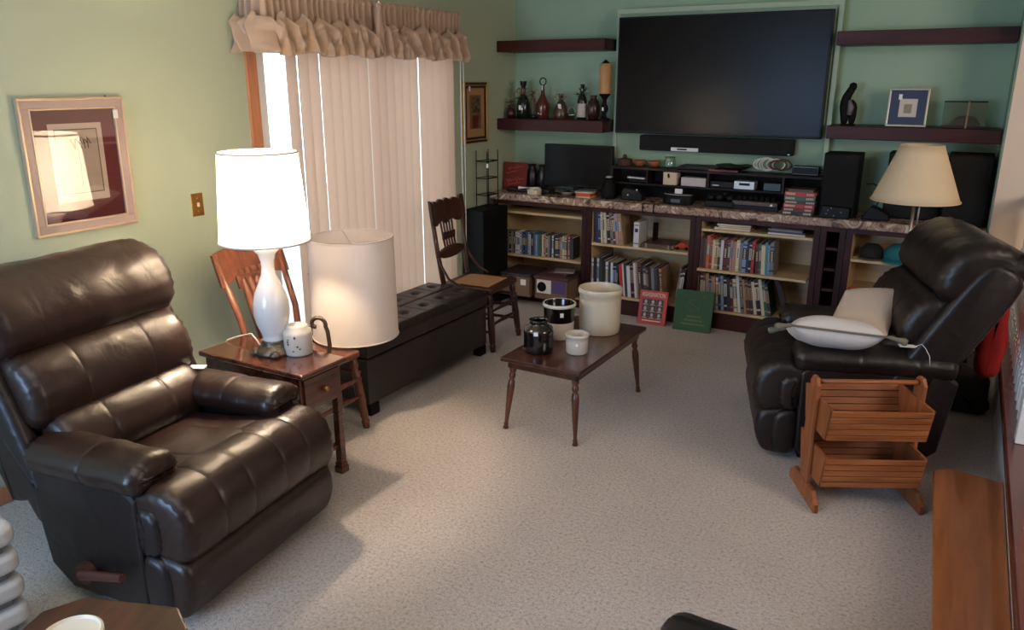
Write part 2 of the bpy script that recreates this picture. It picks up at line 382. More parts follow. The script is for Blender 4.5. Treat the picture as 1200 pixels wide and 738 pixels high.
# ============================================================ RECLINERS
def make_recliner(name, label, loc, rz, lean=20, m=m_leather, md=m_leather_dark, group=None, wr=.004, handle=True, W=.86, hx=-.20, ab=-.42, low=False, cat='recliner'):
    t = thing(name, label, cat, loc, rz, group)
    h = W/2; a = math.radians(lean); ca, sa = math.cos(a), math.sin(a)
    hz = .40
    side = lambda p, q, s_: (p, s_, q)                       # profile in x,z swept along y
    back = lambda v, u, s_: (hx+v*ca-u*sa, s_, hz+v*sa+u*ca) # profile in the leaning back's own frame
    armm = lambda p, q, s_: (s_, p, q)                       # profile in y,z swept along x
    for s in (-1, 1):
        y0, y1 = (h-.15, h-.01) if s > 0 else (-h+.01, -h+.15)
        P = [(ab,.12),(ab+.10,.04),(.29,.04),(.325,.07),(.33,.48),(.28,.52),(ab+.02,.52),(ab-.05,.48)]
        MB().prism(P, y0, y1, 'y').build('side_panel', md, t, bev=.014, seg=3)
        y0, y1 = (h-.205, h+.012) if s > 0 else (-h-.012, -h+.205)
        ym = (y0+y1)/2
        pr = [(y0+.005,.525),(y0,.565),(y0+.035,.605),(ym,.622),(y1-.035,.605),(y1,.565),(y1-.005,.525),(y1-.03,.495),(ym,.50),(y0+.03,.495)]
        puff(pr, ab-.04, .365, .05, armm, nt=50, wr=wr, seams=((-.19, .06) if ab < -.25 else (.10,)), sd=.006, ruff=.005, seed=s+2, wf=9).build('armrest', m, t, True)
    puff([(-.30,.30),(-.30,.42),(-.10,.465),(.15,.49),(.34,.515),(.42,.46),(.40,.36),(.2,.30)], -h+.15, h-.15, .05, side, seams=(-.13, .13), sd=.006, wr=wr, wf=6, seed=3).build('seat_cushion', m, t, True)
    puff([(.22,.47),(.31,.515),(.42,.528),(.505,.485),(.545,.395),(.535,.30),(.47,.252),(.36,.27),(.28,.36)], -h+.02, h-.02, .05, side, nt=56, seams=(-.24, -.09, .09, .24), sd=.007, wr=wr, wf=6, ruff=.006, seed=5).build('footrest_pad', m, t, True)
    puff([(.33,.05),(.45,.03),(.50,.08),(.522,.17),(.505,.25),(.44,.275),(.34,.26)], -h+.02, h-.02, .035, side, wr=wr, wf=5, seed=8).build('lower_front_panel', m, t, True)
    puff([(.33,.29),(.39,.28),(.42,.32),(.42,.42),(.38,.455),(.33,.44)], -h+.002, h-.002, .03, side, wr=wr*.6, wf=8, ruff=.005, seed=9, n=30).build('footrest_side_block', md, t, True)
    puff([(.33,.06),(.40,.04),(.44,.10),(.44,.22),(.40,.27),(.33,.26)], -h+.002, h-.002, .03, side, wr=wr*.6, wf=8, seed=10, n=30).build('footrest_side_block', md, t, True)
    ut = .30 if low else .76
    puff([(-.10,-.16),(-.02,-.16),(.03,-.05),(.03,.40*ut/.76),(.02,ut-.06),(-.03,ut),(-.10,ut-.01),(-.135,ut-.12),(-.135,.0)], -h+.05, h-.05, .045, back, wr=wr*.4, seed=11).build('back_shell', md, t, True)
    for s in (-1, 1):
        y0, y1 = (h-.085, h-.005) if s > 0 else (-h+.005, -h+.085)
        puff([(-.11,-.02),(.06,-.02),(.085,.06),(.09,.5*ut/.76),(.07,ut-.05),(.0,ut-.005),(-.09,ut-.02),(-.13,ut-.14),(-.13,.05)], y0, y1, .035, back, nt=10, n=60, wr=wr*.4, seed=21+s).build('side_wing', md, t, True)
    if low: return t
    puff([(.02,.0),(.12,-.01),(.185,.05),(.195,.14),(.15,.225),(.05,.25),(.01,.2)], -h+.10, h-.10, .05, back, seams=(-.14, .14), sd=.006, wr=wr, wf=6, seed=13).build('lumbar_cushion', m, t, True)
    puff([(.0,.215),(.09,.195),(.16,.235),(.19,.33),(.175,.43),(.11,.50),(.03,.505),(.0,.4)], -h+.055, h-.055, .06, back, nt=56, seams=(-.16, .16), sd=.006, wr=wr*1.1, wf=6, seed=17, ruff=.005).build('middle_cushion', m, t, True)
    if not low:
        puff([(.0,.50),(.07,.475),(.16,.50),(.205,.59),(.195,.70),(.13,.795),(.03,.835),(-.07,.825),(-.125,.76),(-.10,.66),(-.02,.58)], -h+.02, h-.02, .07, back, nt=60, wr=wr*1.5, wf=8, seed=19, ruff=.006).build('headrest_cushion', m, t, True)
    if handle:
        b = MB(); b.cyl((.05, -h-.018, .14), (.05, -h+.03, .14), .040, seg=24); b.cyl((.05, -h-.024, .145), (.27, -h-.032, .195), .019, .015, seg=12)
        b.build('lever_handle', mat('brown_plastic_lever', S(84, 50, 44), .35), t, True, auto=40)
    b = MB(); b.box(max(ab,-.35)+.12, .30, -h+.06, h-.06, .0, .06); b.build('base', m_blackm, t, bev=.01)
    return t
make_recliner('recliner', 'large brown leather recliner in front of the framed print, beside the lit lamp', (-2.67, 1.81, 0), math.radians(7), 23, W=.89, ab=-.15)
make_recliner('recliner', 'dark brown leather recliner leaning back by the railing with pillows on it', (-.37, 4.33, 0), math.radians(197), 30, m_leather_dark, m_leather_dark, wr=.004, handle=False, W=.86, hx=-.12, ab=-.33)
make_recliner('leather_armchair', 'black leather armchair of which only one armrest shows at the bottom of the picture', (-.12, 1.22, 0), math.radians(180), 18, m_leather_black, m_leather_black, handle=False, low=True, cat='armchair')
tg = MB(); tg.box(-.035, .035, -.02, .02, 0, .002)
tag(tg.build('paper_tag', m_tag, loc=(-2.84, 2.15, .633), rot=(.05, 0, .5)), 'small white paper tag lying on the far arm of the brown recliner', 'tag')

# ============================================================ END TABLE AND LIT LAMP
t = thing('end_table', 'mahogany end table with a drawer between brown recliner and oak chair', 'table', (-2.77, 2.505, 0))
MB().box(-.33, .35, -.148, .148, .575, .60).build('tabletop', m_endwood, t, bev=.007)
b = MB(); b.box(-.30, .315, -.132, .132, .40, .575); b.build('apron', m_endwood, t, bev=.003)
d_ = MB().box(.315, .328, -.115, .115, .425, .56).build('drawer', m_endwood, t, bev=.004)
MB().lathe([(0,0),(.012,.002),(.008,.012),(.016,.022),(.012,.03),(0,.032)], 16, M=Matrix.Translation((.328,0,.49)) @ Matrix.Rotation(PI/2, 4, 'Y')).build('drawer_knob', m_brass, d_, True)
for sx in (-.285, .30):
    for sy in (-.117, .117):
        b = MB(); b.box(sx-.018, sx+.018, sy-.018, sy+.018, .05, .42); b.box(sx-.026, sx+.026, sy-.026, sy+.026, 0, .035); b.box(sx-.022, sx+.022, sy-.022, sy+.022, .035, .055)
        b.build('leg', m_endwood, t, bev=.004)
MB().box(-.28, .30, -.117, .117, .13, .15).build('lower_shelf', m_endwood, t, bev=.003)

m_shade = translucent('linen_lampshade', S(250, 244, 234), .55)
def lampshade(b, r0, r1, z0, z1, seg=48, pleat=0):
    vs = []; fs = []
    N = 6
    for i in range(N+1):
        f = i/N; r = r0+(r1-r0)*f
        for k in range(seg): a = 2*PI*k/seg; rr = r+(pleat if k % 2 else 0); vs.append((rr*math.cos(a), rr*math.sin(a), z0+(z1-z0)*f))
    for i in range(N):
        for k in range(seg): fs.append((i*seg+k, i*seg+(k+1) % seg, (i+1)*seg+(k+1) % seg, (i+1)*seg+k))
    b.add(vs, fs); return b
def ring(r, z, tr, m, name, parent, seg=48):
    MB().tube([(r*math.cos(2*PI*k/seg), r*math.sin(2*PI*k/seg), z) for k in range(seg)], tr, 6, closed=True).build(name, m, parent, True)
def spider(r, z, hz, parent, m=m_silver):
    b = MB()
    for k in range(3):
        a = 2*PI*k/3+.4; b.cyl((0, 0, hz), (r*math.cos(a), r*math.sin(a), z), .0022, seg=6)
    b.lathe([(.012,-.003),(.012,.003)], 12, (0,0,hz)); b.build('shade_spider', m, parent)
t = thing('table_lamp', 'lit table lamp with white drum shade and white urn base on end table', 'lamp', (-2.76, 2.53, .601))
b = MB(); b.lathe([(.085,0),(.09,.012),(.08,.03),(.062,.04),(.058,.06),(.06,.068)], 40)
for k in range(4):
    a = PI/4+k*PI/2; b.lathe([(.0,.0),(.022,.002),(.026,.012),(.018,.026),(0,.03)], 14, (.082*math.cos(a), .082*math.sin(a), 0))
b.build('lamp_foot', mat('pewter_brass_foot', S(112, 100, 84), .35, metal=.7, bump=.5, bscale=60), t, True)
MB().lathe([(.048,.066),(.056,.072),(.050,.082),(.056,.10),(.075,.15),(.084,.20),(.083,.25),(.070,.30),(.050,.345),(.034,.385),(.029,.42),(.031,.45),(.042,.485),(.064,.508),(.060,.515),(.03,.517)], 48).build('urn_body', m_ceram, t, True)
MB().cyl((0,0,.50), (0,0,.60), .012).build('socket', m_brass, t, True)
MB().lathe([(.012,.60),(.018,.62),(.034,.66),(.036,.69),(.025,.72),(0,.73)], 20).build('bulb', mat('frosted_bulb', (1,1,1,1), .5, emit=(1,.80,.58,1), estr=14), t, True)
s_ = lampshade(MB(), .203, .174, .545, .945).build('lamp_shade', m_shade, t, True)
ring(.203, .545, .005, mat('shade_trim', S(210, 202, 192), .7), 'shade_trim', s_); ring(.174, .945, .005, MATS['shade_trim'], 'shade_trim', s_)
spider(.172, .94, .80, t)
MB().prism([(-.003,.548),(.003,.548),(.003,.942),(-.003,.942)], 0, .0012, 'y').build('shade_seam', MATS['shade_trim'], s_, loc=(.075, -.190, 0), rot=(-.07, 0, .38))
l = D.lights.new('bulb_light', 'POINT'); l.energy = 62; l.color = (1, .80, .58); l.shadow_soft_size = .04
o = D.objects.new('bulb_light', l); COL.objects.link(o); o.parent = t; o.location = (0, 0, .76)
MB().tube([(-.09,.0,.006),(-.14,.02,.03),(-.20,.04,.05),(-.27,.03,.03),(-.33,.0,.008),(-.36,-.02,-.05),(-.37,-.03,-.3)], .004, 8).build('power_cord', mat('white_cord', S(220,214,204), .5), t, True)

# white jug with painted marks, iron scroll, small white bowl
t = thing('stoneware_jug', 'pale painted ceramic jar with small dark marks behind the urn lamp', 'jar', (-2.655, 2.58, .6005))
MB().lathe([(.0,.002),(.060,.0),(.066,.008),(.068,.10),(.065,.118),(.052,.126),(.050,.138),(.045,.143),(.0,.143)], 32).build('jar_body', mat('cream_grey_glaze', S(214,204,190), .3, var=.06, vscale=14), t, True)
b = MB()
for q in range(7):
    a = -.9+rnd.uniform(-.7, .7); z = .03+q*.011
    b.lathe([(0,0),(.005,.001),(0,.002)], 8, M=Matrix.Translation((.0685*math.cos(a), .0685*math.sin(a), z)) @ Matrix.Rotation(a, 4, 'Z') @ Matrix.Rotation(PI/2, 4, 'Y'), sx=rnd.uniform(.6, 1.6))
b.build('painted_mark', mat('dark_glaze_marks', S(84,66,54), .5), t)
b = MB(); pts = []
for k in range(26):
    a = k/25; r = .028*(1-a*.6); an = -PI*.1+a*PI*1.5
    pts.append((r*math.cos(an)-.0, 0, .145+r*math.sin(an)))
pts = [(.012,0,.0),(.030,0,.03),(.036,0,.07),(.032,0,.12)]+pts
pts = [(x*1.6, y_, z*1.5) for x, y_, z in pts]
tag(b.tube(pts, .011, 8).build('iron_scroll', mat('bronze_scroll', S(92,74,60), .4, metal=.5), None, True, loc=(-2.74, 2.80, .456), rot=(0,0,.5)), 'dark bronze scroll ornament curling up between painted jar and loose drum shade', 'ornament')
# ============================================================ OAK CHAIRS
def make_chair(name, label, loc, rz, mw, scallop=False, cane=False, splat=5, lean=.13, slabback=False):
    """faces +x, origin on the floor below the seat centre"""
    t = thing(name, label, 'chair', loc, rz)
    sw, sd, sh = .43, .42, .455
    b = MB(); b.prism([(-sd/2, -sw/2+.03), (sd/2-.02, -sw/2), (sd/2, -sw/2+.02), (sd/2, sw/2-.02), (sd/2-.02, sw/2), (-sd/2, sw/2-.03)], sh-.035, sh, 'z')
    st = b.build('seat', mw, t, bev=.008)
    if cane: MB().box(-.15, .15, -.15, .15, sh, sh+.003).build('cane_panel', mat('woven_cane', S(196,150,106), .7, bump=.8, bscale=240, var=.15, vscale=160), st)
    LP = [(.018,0),(.02,.06),(.024,.10),(.016,.12),(.022,.16),(.026,.45),(.022,.78),(.016,.82),(.024,.86),(.02,1)]
    for s in (-1, 1):
        MB().turned((sd/2+.005, s*(sw/2-.0), 0), (sd/2-.04, s*(sw/2-.035), sh-.03), LP).build('front_leg', mw, t, True)
        # rear leg and back post in one bent piece
        pts = [(-sd/2-.05, s*(sw/2-.03), 0), (-sd/2+.0, s*(sw/2-.035), .25), (-sd/2+.01, s*(sw/2-.035), sh), (-sd/2-.02, s*(sw/2-.02), sh+.2), (-sd/2-lean, s*(sw/2-.0), 1.0)]
        MB().tube(pts, [.015, .018, .02, .017, .016], 10).build('back_post', mw, t, True)
        for z in (.14, .24, .33): MB().turned((sd/2-.01, s*(sw/2-.01), z), (-sd/2-.01, s*(sw/2-.035), z), [(.008,0),(.012,.4),(.014,.5),(.012,.6),(.008,1)], 10).build('side_stretcher', mw, t, True)
    for x, n in ((sd/2-.0, (.20, .30)), (-sd/2-.01, (.2,))):
        for z in n: MB().turned((x, -sw/2+.02, z), (x, sw/2-.02, z), [(.008,0),(.012,.3),(.017,.5),(.012,.7),(.008,1)], 10).build('cross_stretcher', mw, t, True)
    # crest rail
    def bx(z): f = (z-sh)/(1.0-sh); return -sd/2+.01-(lean+.01)*max(0, f)**1.15
    n = 48; top = []; bot = []
    for k in range(n+1):
        y = -sw/2-.02+(sw+.04)*k/n; u = abs(2*k/n-1)
        zt = 1.00+.02*(1-u*u)
        if scallop: zt = 1.005+.020*abs(math.sin(PI*2.5*(k/n*2-1)))+(.02 if u > .80 else 0)+.012*(1-u)
        top.append((y, zt)); bot.append((y, .868-.012*math.cos(PI*3*(k/n*2-1)) if not slabback else .86-.02*math.cos(2*PI*k/n)))
    poly = top+bot[::-1]
    vs = []; th = .011
    for sgn in (-1, 1):
        for (y, z) in poly: vs.append((bx(z)-.03*(1-(2*y/sw)**2)+sgn*th, y, z))
    m_ = len(poly); fs = []
    for k in range(n):
        fs.append((k, k+1, m_-2-k, m_-1-k)); fs.append((m_+k, m_+m_-1-k, m_+m_-2-k, m_+k+1))
    for k in range(m_): fs.append((k, m_+k, m_+(k+1) % m_, (k+1) % m_))
    MB().add(vs, fs).build('crest_rail', mw, t, bev=.003)
    zl = .60 if not slabback else .50
    # lower rail (an oval medallion on the pressed back chair)
    b = MB()
    if scallop:
        pl = [(.185*math.cos(2*PI*k/24), .655+.045*math.sin(2*PI*k/24)) for k in range(24)]
        M = Matrix.Translation((bx(.655)-.012, 0, 0)); b.prism(pl, -.01, .01, 'x', M=M); b.build('lower_rail', mw, t, bev=.003)
        b = MB(); b.box(bx(.77)-.022, bx(.77)-.008, -.085, .085, .745, .80); b.build('pressed_panel', mw, t, bev=.003)
    else:
        b.box(bx(.50)-.02, bx(.50)+.0, -sw/2+.04, sw/2-.04, .485, .535); b.build('lower_rail', mw, t, bev=.004)
        b = MB(); b.prism([(-.10,.80),(.10,.80),(.12,.875),(-.12,.875)], -.009, .007, 'x', M=Matrix.Translation((bx(.83)-.02,0,0))); b.build('pressed_panel', mw, t, bev=.003)
    for k in range(splat):
        y = (k-(splat-1)/2)*(.036 if scallop else .042)
        z0 = .67 if scallop else .52
        MB().tube([(bx(z0)-.012, y, z0), (bx(.78)-.02, y*1.03, .78), (bx(.9)-.024, y*1.1, .9)], [.008 if scallop else .019]*3, 8).build('back_spindle', mw, t, True)
    return t
make_chair('oak_chair', 'reddish oak chair with broad crest behind the lit lamp and end table', (-2.91, 2.865, 0), math.radians(1), m_redoak, slabback=True, splat=4, lean=.15)
c2_ = make_chair('pressed_back_chair', 'dark pressed-back chair with scalloped crest and cane seat before the bookcase', (-2.975, 4.72, 0), math.radians(4), m_brownwood, scallop=True, cane=True, lean=.06)
for s in (-1, 1):
    MB().tube([(-.21-.02, s*.20, .66), (-.19, s*.215, .58), (-.13, s*.225, .50), (-.05, s*.222, .462)], [.008,.009,.009,.008], 8).build('hip_bracket', m_brownwood, c2_, True)
# loose drum shade
t = thing('drum_lampshade', 'large loose cylindrical cream lampshade standing on the near end of the tufted bench', 'lampshade', (-2.87, 3.235, .474))
m_ls = translucent('cream_linen_shade', S(240, 228, 220), .25, weave=.3)
s_ = lampshade(MB(), .238, .232, .0, .565).build('shade_cylinder', m_ls, t, True)
ring(.238, .004, .004, m_ls, 'shade_rim', t); ring(.232, .561, .004, m_ls, 'shade_rim', t); spider(.23, .56, .52, t)
# sun ornament hung on the blinds' wand
b = MB(); b.lathe([(0,-.006),(.022,-.004),(.026,0),(.022,.004),(0,.006)], 20)
for k in range(14):
    a = 2*PI*k/14; M = Matrix.Rotation(a, 4, 'Z'); b.add([(.02,-.008,0),(.055 if k % 2 else .045,0,0),(.02,.008,0),(.02,0,.004),(.02,0,-.004)], [(0,1,3),(3,1,2),(0,4,1),(4,2,1)], M=M)
b.cyl((0,.02,0),(0,1.43,0),.0015,seg=6)
tag(b.build('sun_ornament', mat('dark_pewter', S(66,64,66), .4, metal=.6), None, loc=(-3.462, 3.54, .70), rot=(PI/2, 0, PI/2)), 'small dark metal sunburst ornament hanging in front of the blinds by the oak chair', 'ornament')

# ============================================================ STORAGE BENCH
t = thing('storage_bench', 'long espresso leather storage bench with button-tufted lid along the blinds', 'bench', (-3.02, 3.84, 0))
L2 = .64; Wd = .25
b = MB(); b.box(-Wd, Wd, -L2, L2, .07, .345); b.build('bench_body', m_bench, t, bev=.012)
nb = [(-.11+.22*i, -L2+.13+j*(2*L2-.26)/5) for i in (0, 1) for j in range(6)]
def tuft(u, v):
    x = -Wd+2*Wd*u; y = -L2+2*L2*v
    e = min((x+Wd), (Wd-x), (y+L2), (L2-y)); z = .47-.035*max(0, 1-e/.05)**2
    for bx_, by_ in nb:
        d = math.hypot(x-bx_, y-by_); z -= .022*math.exp(-(d/.028)**2)
    dd = 1e9
    for bx_, by_ in nb:
        dd = min(dd, abs(x-bx_) if False else 9)
    z -= .008*math.exp(-((x-.0)/.008)**2)
    for j in range(5): z -= .006*math.exp(-((y-(-L2+.13+(j+.5)*(2*L2-.26)/5))/.008)**2)
    return (x, y, z)
b = MB(); b.grid(tuft, 60, 150)
lid = b.build('bench_lid', m_bench, t, True)
b = MB(); b.box(-Wd-.004, Wd+.004, -L2-.004, L2+.004, .352, .436); b.build('lid_frame', m_bench, lid, bev=.012)
for bx_, by_ in nb: MB().lathe([(0,.012),(.010,.010),(.014,.004),(.014,0)], 16, (bx_, by_, .447)).build('tuft_button', m_bench, lid, True)
for sx in (-1, 1):
    for sy in (-1, 1): MB().box(sx*(Wd-.03)-.03, sx*(Wd-.03)+.03, sy*(L2-.05)-.04, sy*(L2-.05)+.04, 0, .07).build('foot', m_blackm, t, bev=.006)

# ============================================================ COFFEE TABLE AND CROCKS
t = thing('coffee_table', 'small walnut coffee table with splayed turned legs holding the crocks', 'table', (-1.80, 3.86, 0), math.radians(-1))
b = MB(); b.prism([(-.24,-.42),(.24,-.42),(.24,.50),(-.24,.50)], .395, .42, 'z'); b.build('tabletop', m_walnut, t, bev=.006)
b = MB(); b.box(-.21,.21,-.385,-.37,.355,.395); b.box(-.21,.21,.44,.455,.355,.395); b.box(-.21,-.195,-.385,.455,.355,.395); b.box(.195,.21,-.385,.455,.355,.395); b.build('apron', m_walnut, t)
LP = [(.013,0),(.016,.02),(.011,.05),(.014,.07),(.010,.10),(.016,.35),(.021,.62),(.018,.70),(.011,.73),(.018,.76),(.018,.80),(.013,.82),(.020,.86),(.022,1)]
for sx in (-1, 1):
    for sy, yy in ((-1, -.37), (1, .44)): MB().turned((sx*.215, yy+sy*.035, 0), (sx*.185, yy+sy*-.01, .395), LP, 18).build('leg', m_walnutz, t, True)
def crock(pr_out, pr_in): return pr_out+pr_in
# large cream crock
t = thing('large_crock', 'large plain cream stoneware crock at the back of the coffee table', 'crock', (-1.77, 4.14, .42))
MB().lathe([(0,.003),(.112,.0),(.118,.006),(.122,.05),(.123,.20),(.123,.232),(.129,.238),(.130,.262),(.126,.270),(.116,.270),(.112,.255),(.112,.03),(0,.02)], 56).build('crock_body', m_crock, t, True, auto=60)
t = thing('two_tone_crock', 'stoneware crock with black upper half and off-white base on coffee table', 'crock', (-1.93, 3.92, .42))
MB().lathe([(0,.003),(.080,.0),(.086,.006),(.088,.10),(.088,.102)], 48, cap=False).build('crock_base', m_crockw, t, True, auto=60)
MB().lathe([(.088,.102),(.090,.104),(.091,.185),(.094,.19)], 48, cap=False).build('black_band', m_crockb, t, True)
MB().lathe([(.094,.19),(.097,.194),(.097,.205),(.092,.21),(.086,.208)], 48, cap=False).build('crock_rim', m_crockw, t, True)
MB().lathe([(.086,.208),(.083,.20),(.081,.02),(0,.012)], 48, cap=False).build('crock_inside', m_crockb, t, True)
MB().box(-.010,.010,-.001,.001,-.012,.012).build('price_tag', m_tag, t, loc=(.055,-.077,.155), rot=(0,0,.62))
t = thing('black_jar', 'short black glazed jar with a narrow neck at the near end of the coffee table', 'jar', (-1.91, 3.63, .42)); t.scale = (1.14, 1.14, 1.08)
MB().lathe([(0,.002),(.062,.0),(.070,.008),(.072,.03),(.072,.115),(.066,.132),(.047,.145),(.043,.152),(.044,.165),(.048,.17),(.041,.172),(.037,.165),(.037,.15),(.060,.12),(.060,.02),(0,.012)], 48).build('jar_body', m_crockb, t, True)
MB().box(-.010,.010,-.001,.001,-.010,.010).build('price_tag', m_tag, t, loc=(.022,-.0705,.115), rot=(0,0,.3))
t = thing('small_crock', 'small off-white stoneware crock at the near right of the coffee table', 'crock', (-1.72, 3.72, .42))
MB().lathe([(0,.003),(.056,.0),(.061,.006),(.062,.07),(.062,.092),(.067,.096),(.067,.108),(.062,.112),(.056,.110),(.054,.095),(.053,.02),(0,.014)], 44).build('crock_body', m_crockw, t, True, auto=60)
MB().lathe([(0,0),(.009,.001),(0,.002)], 16, M=Matrix.Translation((.028,-.0605,.062)) @ Matrix.Rotation(PI/2, 4, 'X')).build('round_sticker', m_tag, t)
# ============================================================ SLATTED TWO TIER BASKET STAND
t = thing('basket_stand', 'two-tier slatted oak basket stand with a dowel handle on the carpet', 'stand', (-.245, 3.63, 0), math.radians(28))
for s in (-1, 1):
    x = s*.232
    b = MB(); b.box(x-.010, x+.010, -.175, .175, .0, .045); b.prism([(-.175,.0),(-.175,.045),(-.12,.085),(.12,.085),(.175,.045),(.175,0)], x-.011, x+.011, 'x')
    b.build('foot', m_oak, t, bev=.004)
    b = MB(); b.prism([(-.045,.08),(.045,.08),(.055,.33),(.045,.56),(.02,.59),(-.02,.59),(-.045,.56),(-.035,.33)], x-.009, x+.009, 'x'); b.build('side_upright', m_oak, t, bev=.004)
MB().cyl((-.232,0,.565),(.232,0,.565),.011).build('dowel_handle', m_oakx, t, True)
for z0 in (.12, .345):
    bk = MB()
    yf0, yf1 = -.14, -.175; yb0, yb1 = .11, .15; hh = .155
    for yy0, yy1 in ((yf0, yf1), (yb0, yb1)):
        for k in range(5):
            f0 = k/5; f1 = (k+.86)/5; ya = yy0+(yy1-yy0)*f0; yb = yy0+(yy1-yy0)*f1
            za, zb = z0+hh*f0, z0+hh*f1; th = .010 if yy1 > 0 else -.010
            bk.add([(-.215,ya,za),(.215,ya,za),(.215,ya+th,za),(-.215,ya+th,za),(-.215,yb,zb),(.215,yb,zb),(.215,yb+th,zb),(-.215,yb+th,zb)],
                   [(0,1,2,3),(4,7,6,5),(0,4,5,1),(1,5,6,2),(2,6,7,3),(3,7,4,0)])
    bs = bk.build('tray_slats', m_oakx, t, bev=.0015)
    for s in (-1, 1):
        MB().prism([(yf0,z0),(yb0,z0),(yb1,z0+hh),(yf1,z0+hh)], s*.215-.006, s*.215+.006, 'x').build('tray_end', m_oak, t)
    MB().box(-.21,.21,yf0,yb0,z0,z0+.008).build('tray_bottom', m_oakx, t)
# ============================================================ PILLOWS ON THE RIGHT RECLINER
def pillow(w_, h_, th, seed=0, pinch=.12, nx=36):
    def f(s):
        def g(u, v):
            a, c = 2*u-1, 2*v-1
            e = (1-abs(a)**3.2)*(1-abs(c)**3.2); z = th/2*max(0, e)**.55
            k = 1-pinch*(1-abs(a))*.0
            x = a*w_/2*(1-pinch*.5*(1-c*c)*abs(a)**2); y = c*h_/2*(1-pinch*.5*(1-a*a)*abs(c)**2)
            z += .006*noise.noise(Vector((x*9+seed, y*9, s)))*(1 if e > .05 else 0)
            return (x, y, s*z)
        return g
    b = MB(); b.grid(f(1), nx, nx); b.grid(f(-1), nx, nx); return b
t = thing('throw_pillow', 'plain off-white pillow leaning against the back of the right recliner', 'pillow', (-.35, 4.27, .71), 0)
o = pillow(.30, .42, .13, 1).build('pillow_body', mat('off_white_cotton', S(214,196,180), .85, bump=.15, bscale=90), t, True); o.rotation_euler = (math.radians(20), math.radians(-8), math.radians(-8))
t = thing('tasselled_pillow', 'grey-white pillow with olive piping and corner tassels over the near recliner arm', 'pillow', (-.45, 3.94, .675), 0)
pm = mat('grey_white_cotton', S(206,200,196), .85, bump=.15, bscale=90); pg = mat('olive_piping', S(112,108,92), .85)
o = pillow(.42, .30, .15, 5).build('pillow_body', pm, t, True); R_ = (math.radians(-20), math.radians(3), math.radians(14)); o.rotation_euler = R_
E2 = []
for k in range(60):
    q = k/60*4; sd_ = int(q); f = q-sd_; a, c = [(-1+2*f,-1),(1,-1+2*f),(1-2*f,1),(-1,1-2*f)][sd_]
    E2.append((a*.2*(1-.06*(1-c*c)*a*a), c*.16*(1-.06*(1-a*a)*c*c), 0))
MB().tube(E2, .005, 8, closed=True).build('piping', pg, o, True)
for sx, sy in ((-1,-1),(1,-1),(1,1),(-1,1)):
    MB().tube([(sx*.2, sy*.16, 0),(sx*.225, sy*.175, -.002),(sx*.24, sy*.185, -.006),(sx*.275, sy*.20, -.015),(sx*.285, sy*.205, -.018)], [.004,.011,.009,.018,.014], 12).build('tassel', pg, o, True)
t = thing('paper_tag', 'white paper price tag on a string on the near arm of the right recliner', 'tag', (-.12, 3.93, .665), .3)
MB().prism([(-.04,-.02),(.025,-.02),(.04,0),(.025,.02),(-.04,.02)], 0, .002, 'z').build('tag_card', m_tag, t)
MB().tube([(.035,0,.003),(.06,.01,.01),(.07,-.02,.0),(.085,-.045,-.03),(.09,-.05,-.07)], .0015, 6).build('tag_string', m_tag, t, True)
# ============================================================ BLINDS AND VALANCE
t = thing('vertical_blinds', 'tall beige vertical blinds hanging closed over the sliding door', 'blinds', (0, 0, 0))
m_slat = translucent('beige_blind_vane', S(206, 184, 168), .30, S(200, 164, 140))
MB().box(-3.52, -3.47, 3.32, 5.25, 2.12, 2.17).build('headrail', m_white, t, bev=.004)
gaps = {0: .012, 2: .012, 3: .006, 6: .006, 7: .016, 10: .004, 13: .016, 16: .004, 18: .007, 19: .005, 21: .008}
y = 3.375; slot = []
y = 3.475
i = 0
while y < 5.15:
    wd = .0845; slot.append((y+wd/2, wd/2, rnd.uniform(.04, .12))); y += wd+gaps.get(i, [.0035, .001, .002][i % 3])*1.2; i += 1
for yc, hw, an in slot:
    b = MB()
    def sl(u, v, yc=yc, hw=hw, an=an):
        q = (2*u-1); c = .006*(1-q*q)
        return (q*hw*math.sin(an)+c, q*hw*math.cos(an), .04+2.08*v)
    b.grid(sl, 6, 2)
    b.build('vane', m_slat, t, True, loc=(-3.495, yc, 0))
MB().tube([(-3.44, 5.26, 2.1), (-3.44, 5.265, 1.2), (-3.44, 5.26, .55), (-3.45, 5.25, .5), (-3.46, 5.25, 1.2), (-3.46, 5.25, 2.1)], .003, 6).build('pull_cord', m_white, t, True)

t = thing('curtain_valance', 'gathered tan fabric valance with a turned-up balloon cuff above the blinds', 'valance', (0, 0, 0))
m_val = mat('tan_valance_cloth', S(190, 162, 138), .9, var=.06, vscale=9, bump=.25, bscale=200, sheen=.2)
VY0, VY1 = 3.26, 5.17
def ret(s):   # path in plan: return to the wall at both ends; s 0..1 -> x,y, normal
    A = .17; Lf = VY1-VY0; T = Lf+2*A; d = s*T
    if d < A: return (-3.585+d, VY0, 0, -1)
    if d > T-A: return (-3.585+(T-d), VY1, 0, 1)
    return (-3.415, VY0+(d-A), 1, 0)
def vup(u, v):
    x, yy, nx_, ny_ = ret(u); s = u*70
    z = 2.335-.27*v
    a = (.010+.020*v)*math.sin(2*PI*s*.62+1.5*math.sin(s*.7)+v*.8)*(0 if v < .0 else 1)
    if v < .12: z += .004*math.sin(s*3)
    a += .012*math.exp(-((v-.10)/.05)**2)
    return (x+nx_*a, yy+ny_*a, z)
MB().grid(vup, 420, 20).build('gathered_heading', m_val, t, True, solid=.003)
rv = random.Random(3); peaks = []; q = 0.0
while q < 1: peaks.append(q); q += rv.uniform(.045, .085)
peaks.append(1.02)
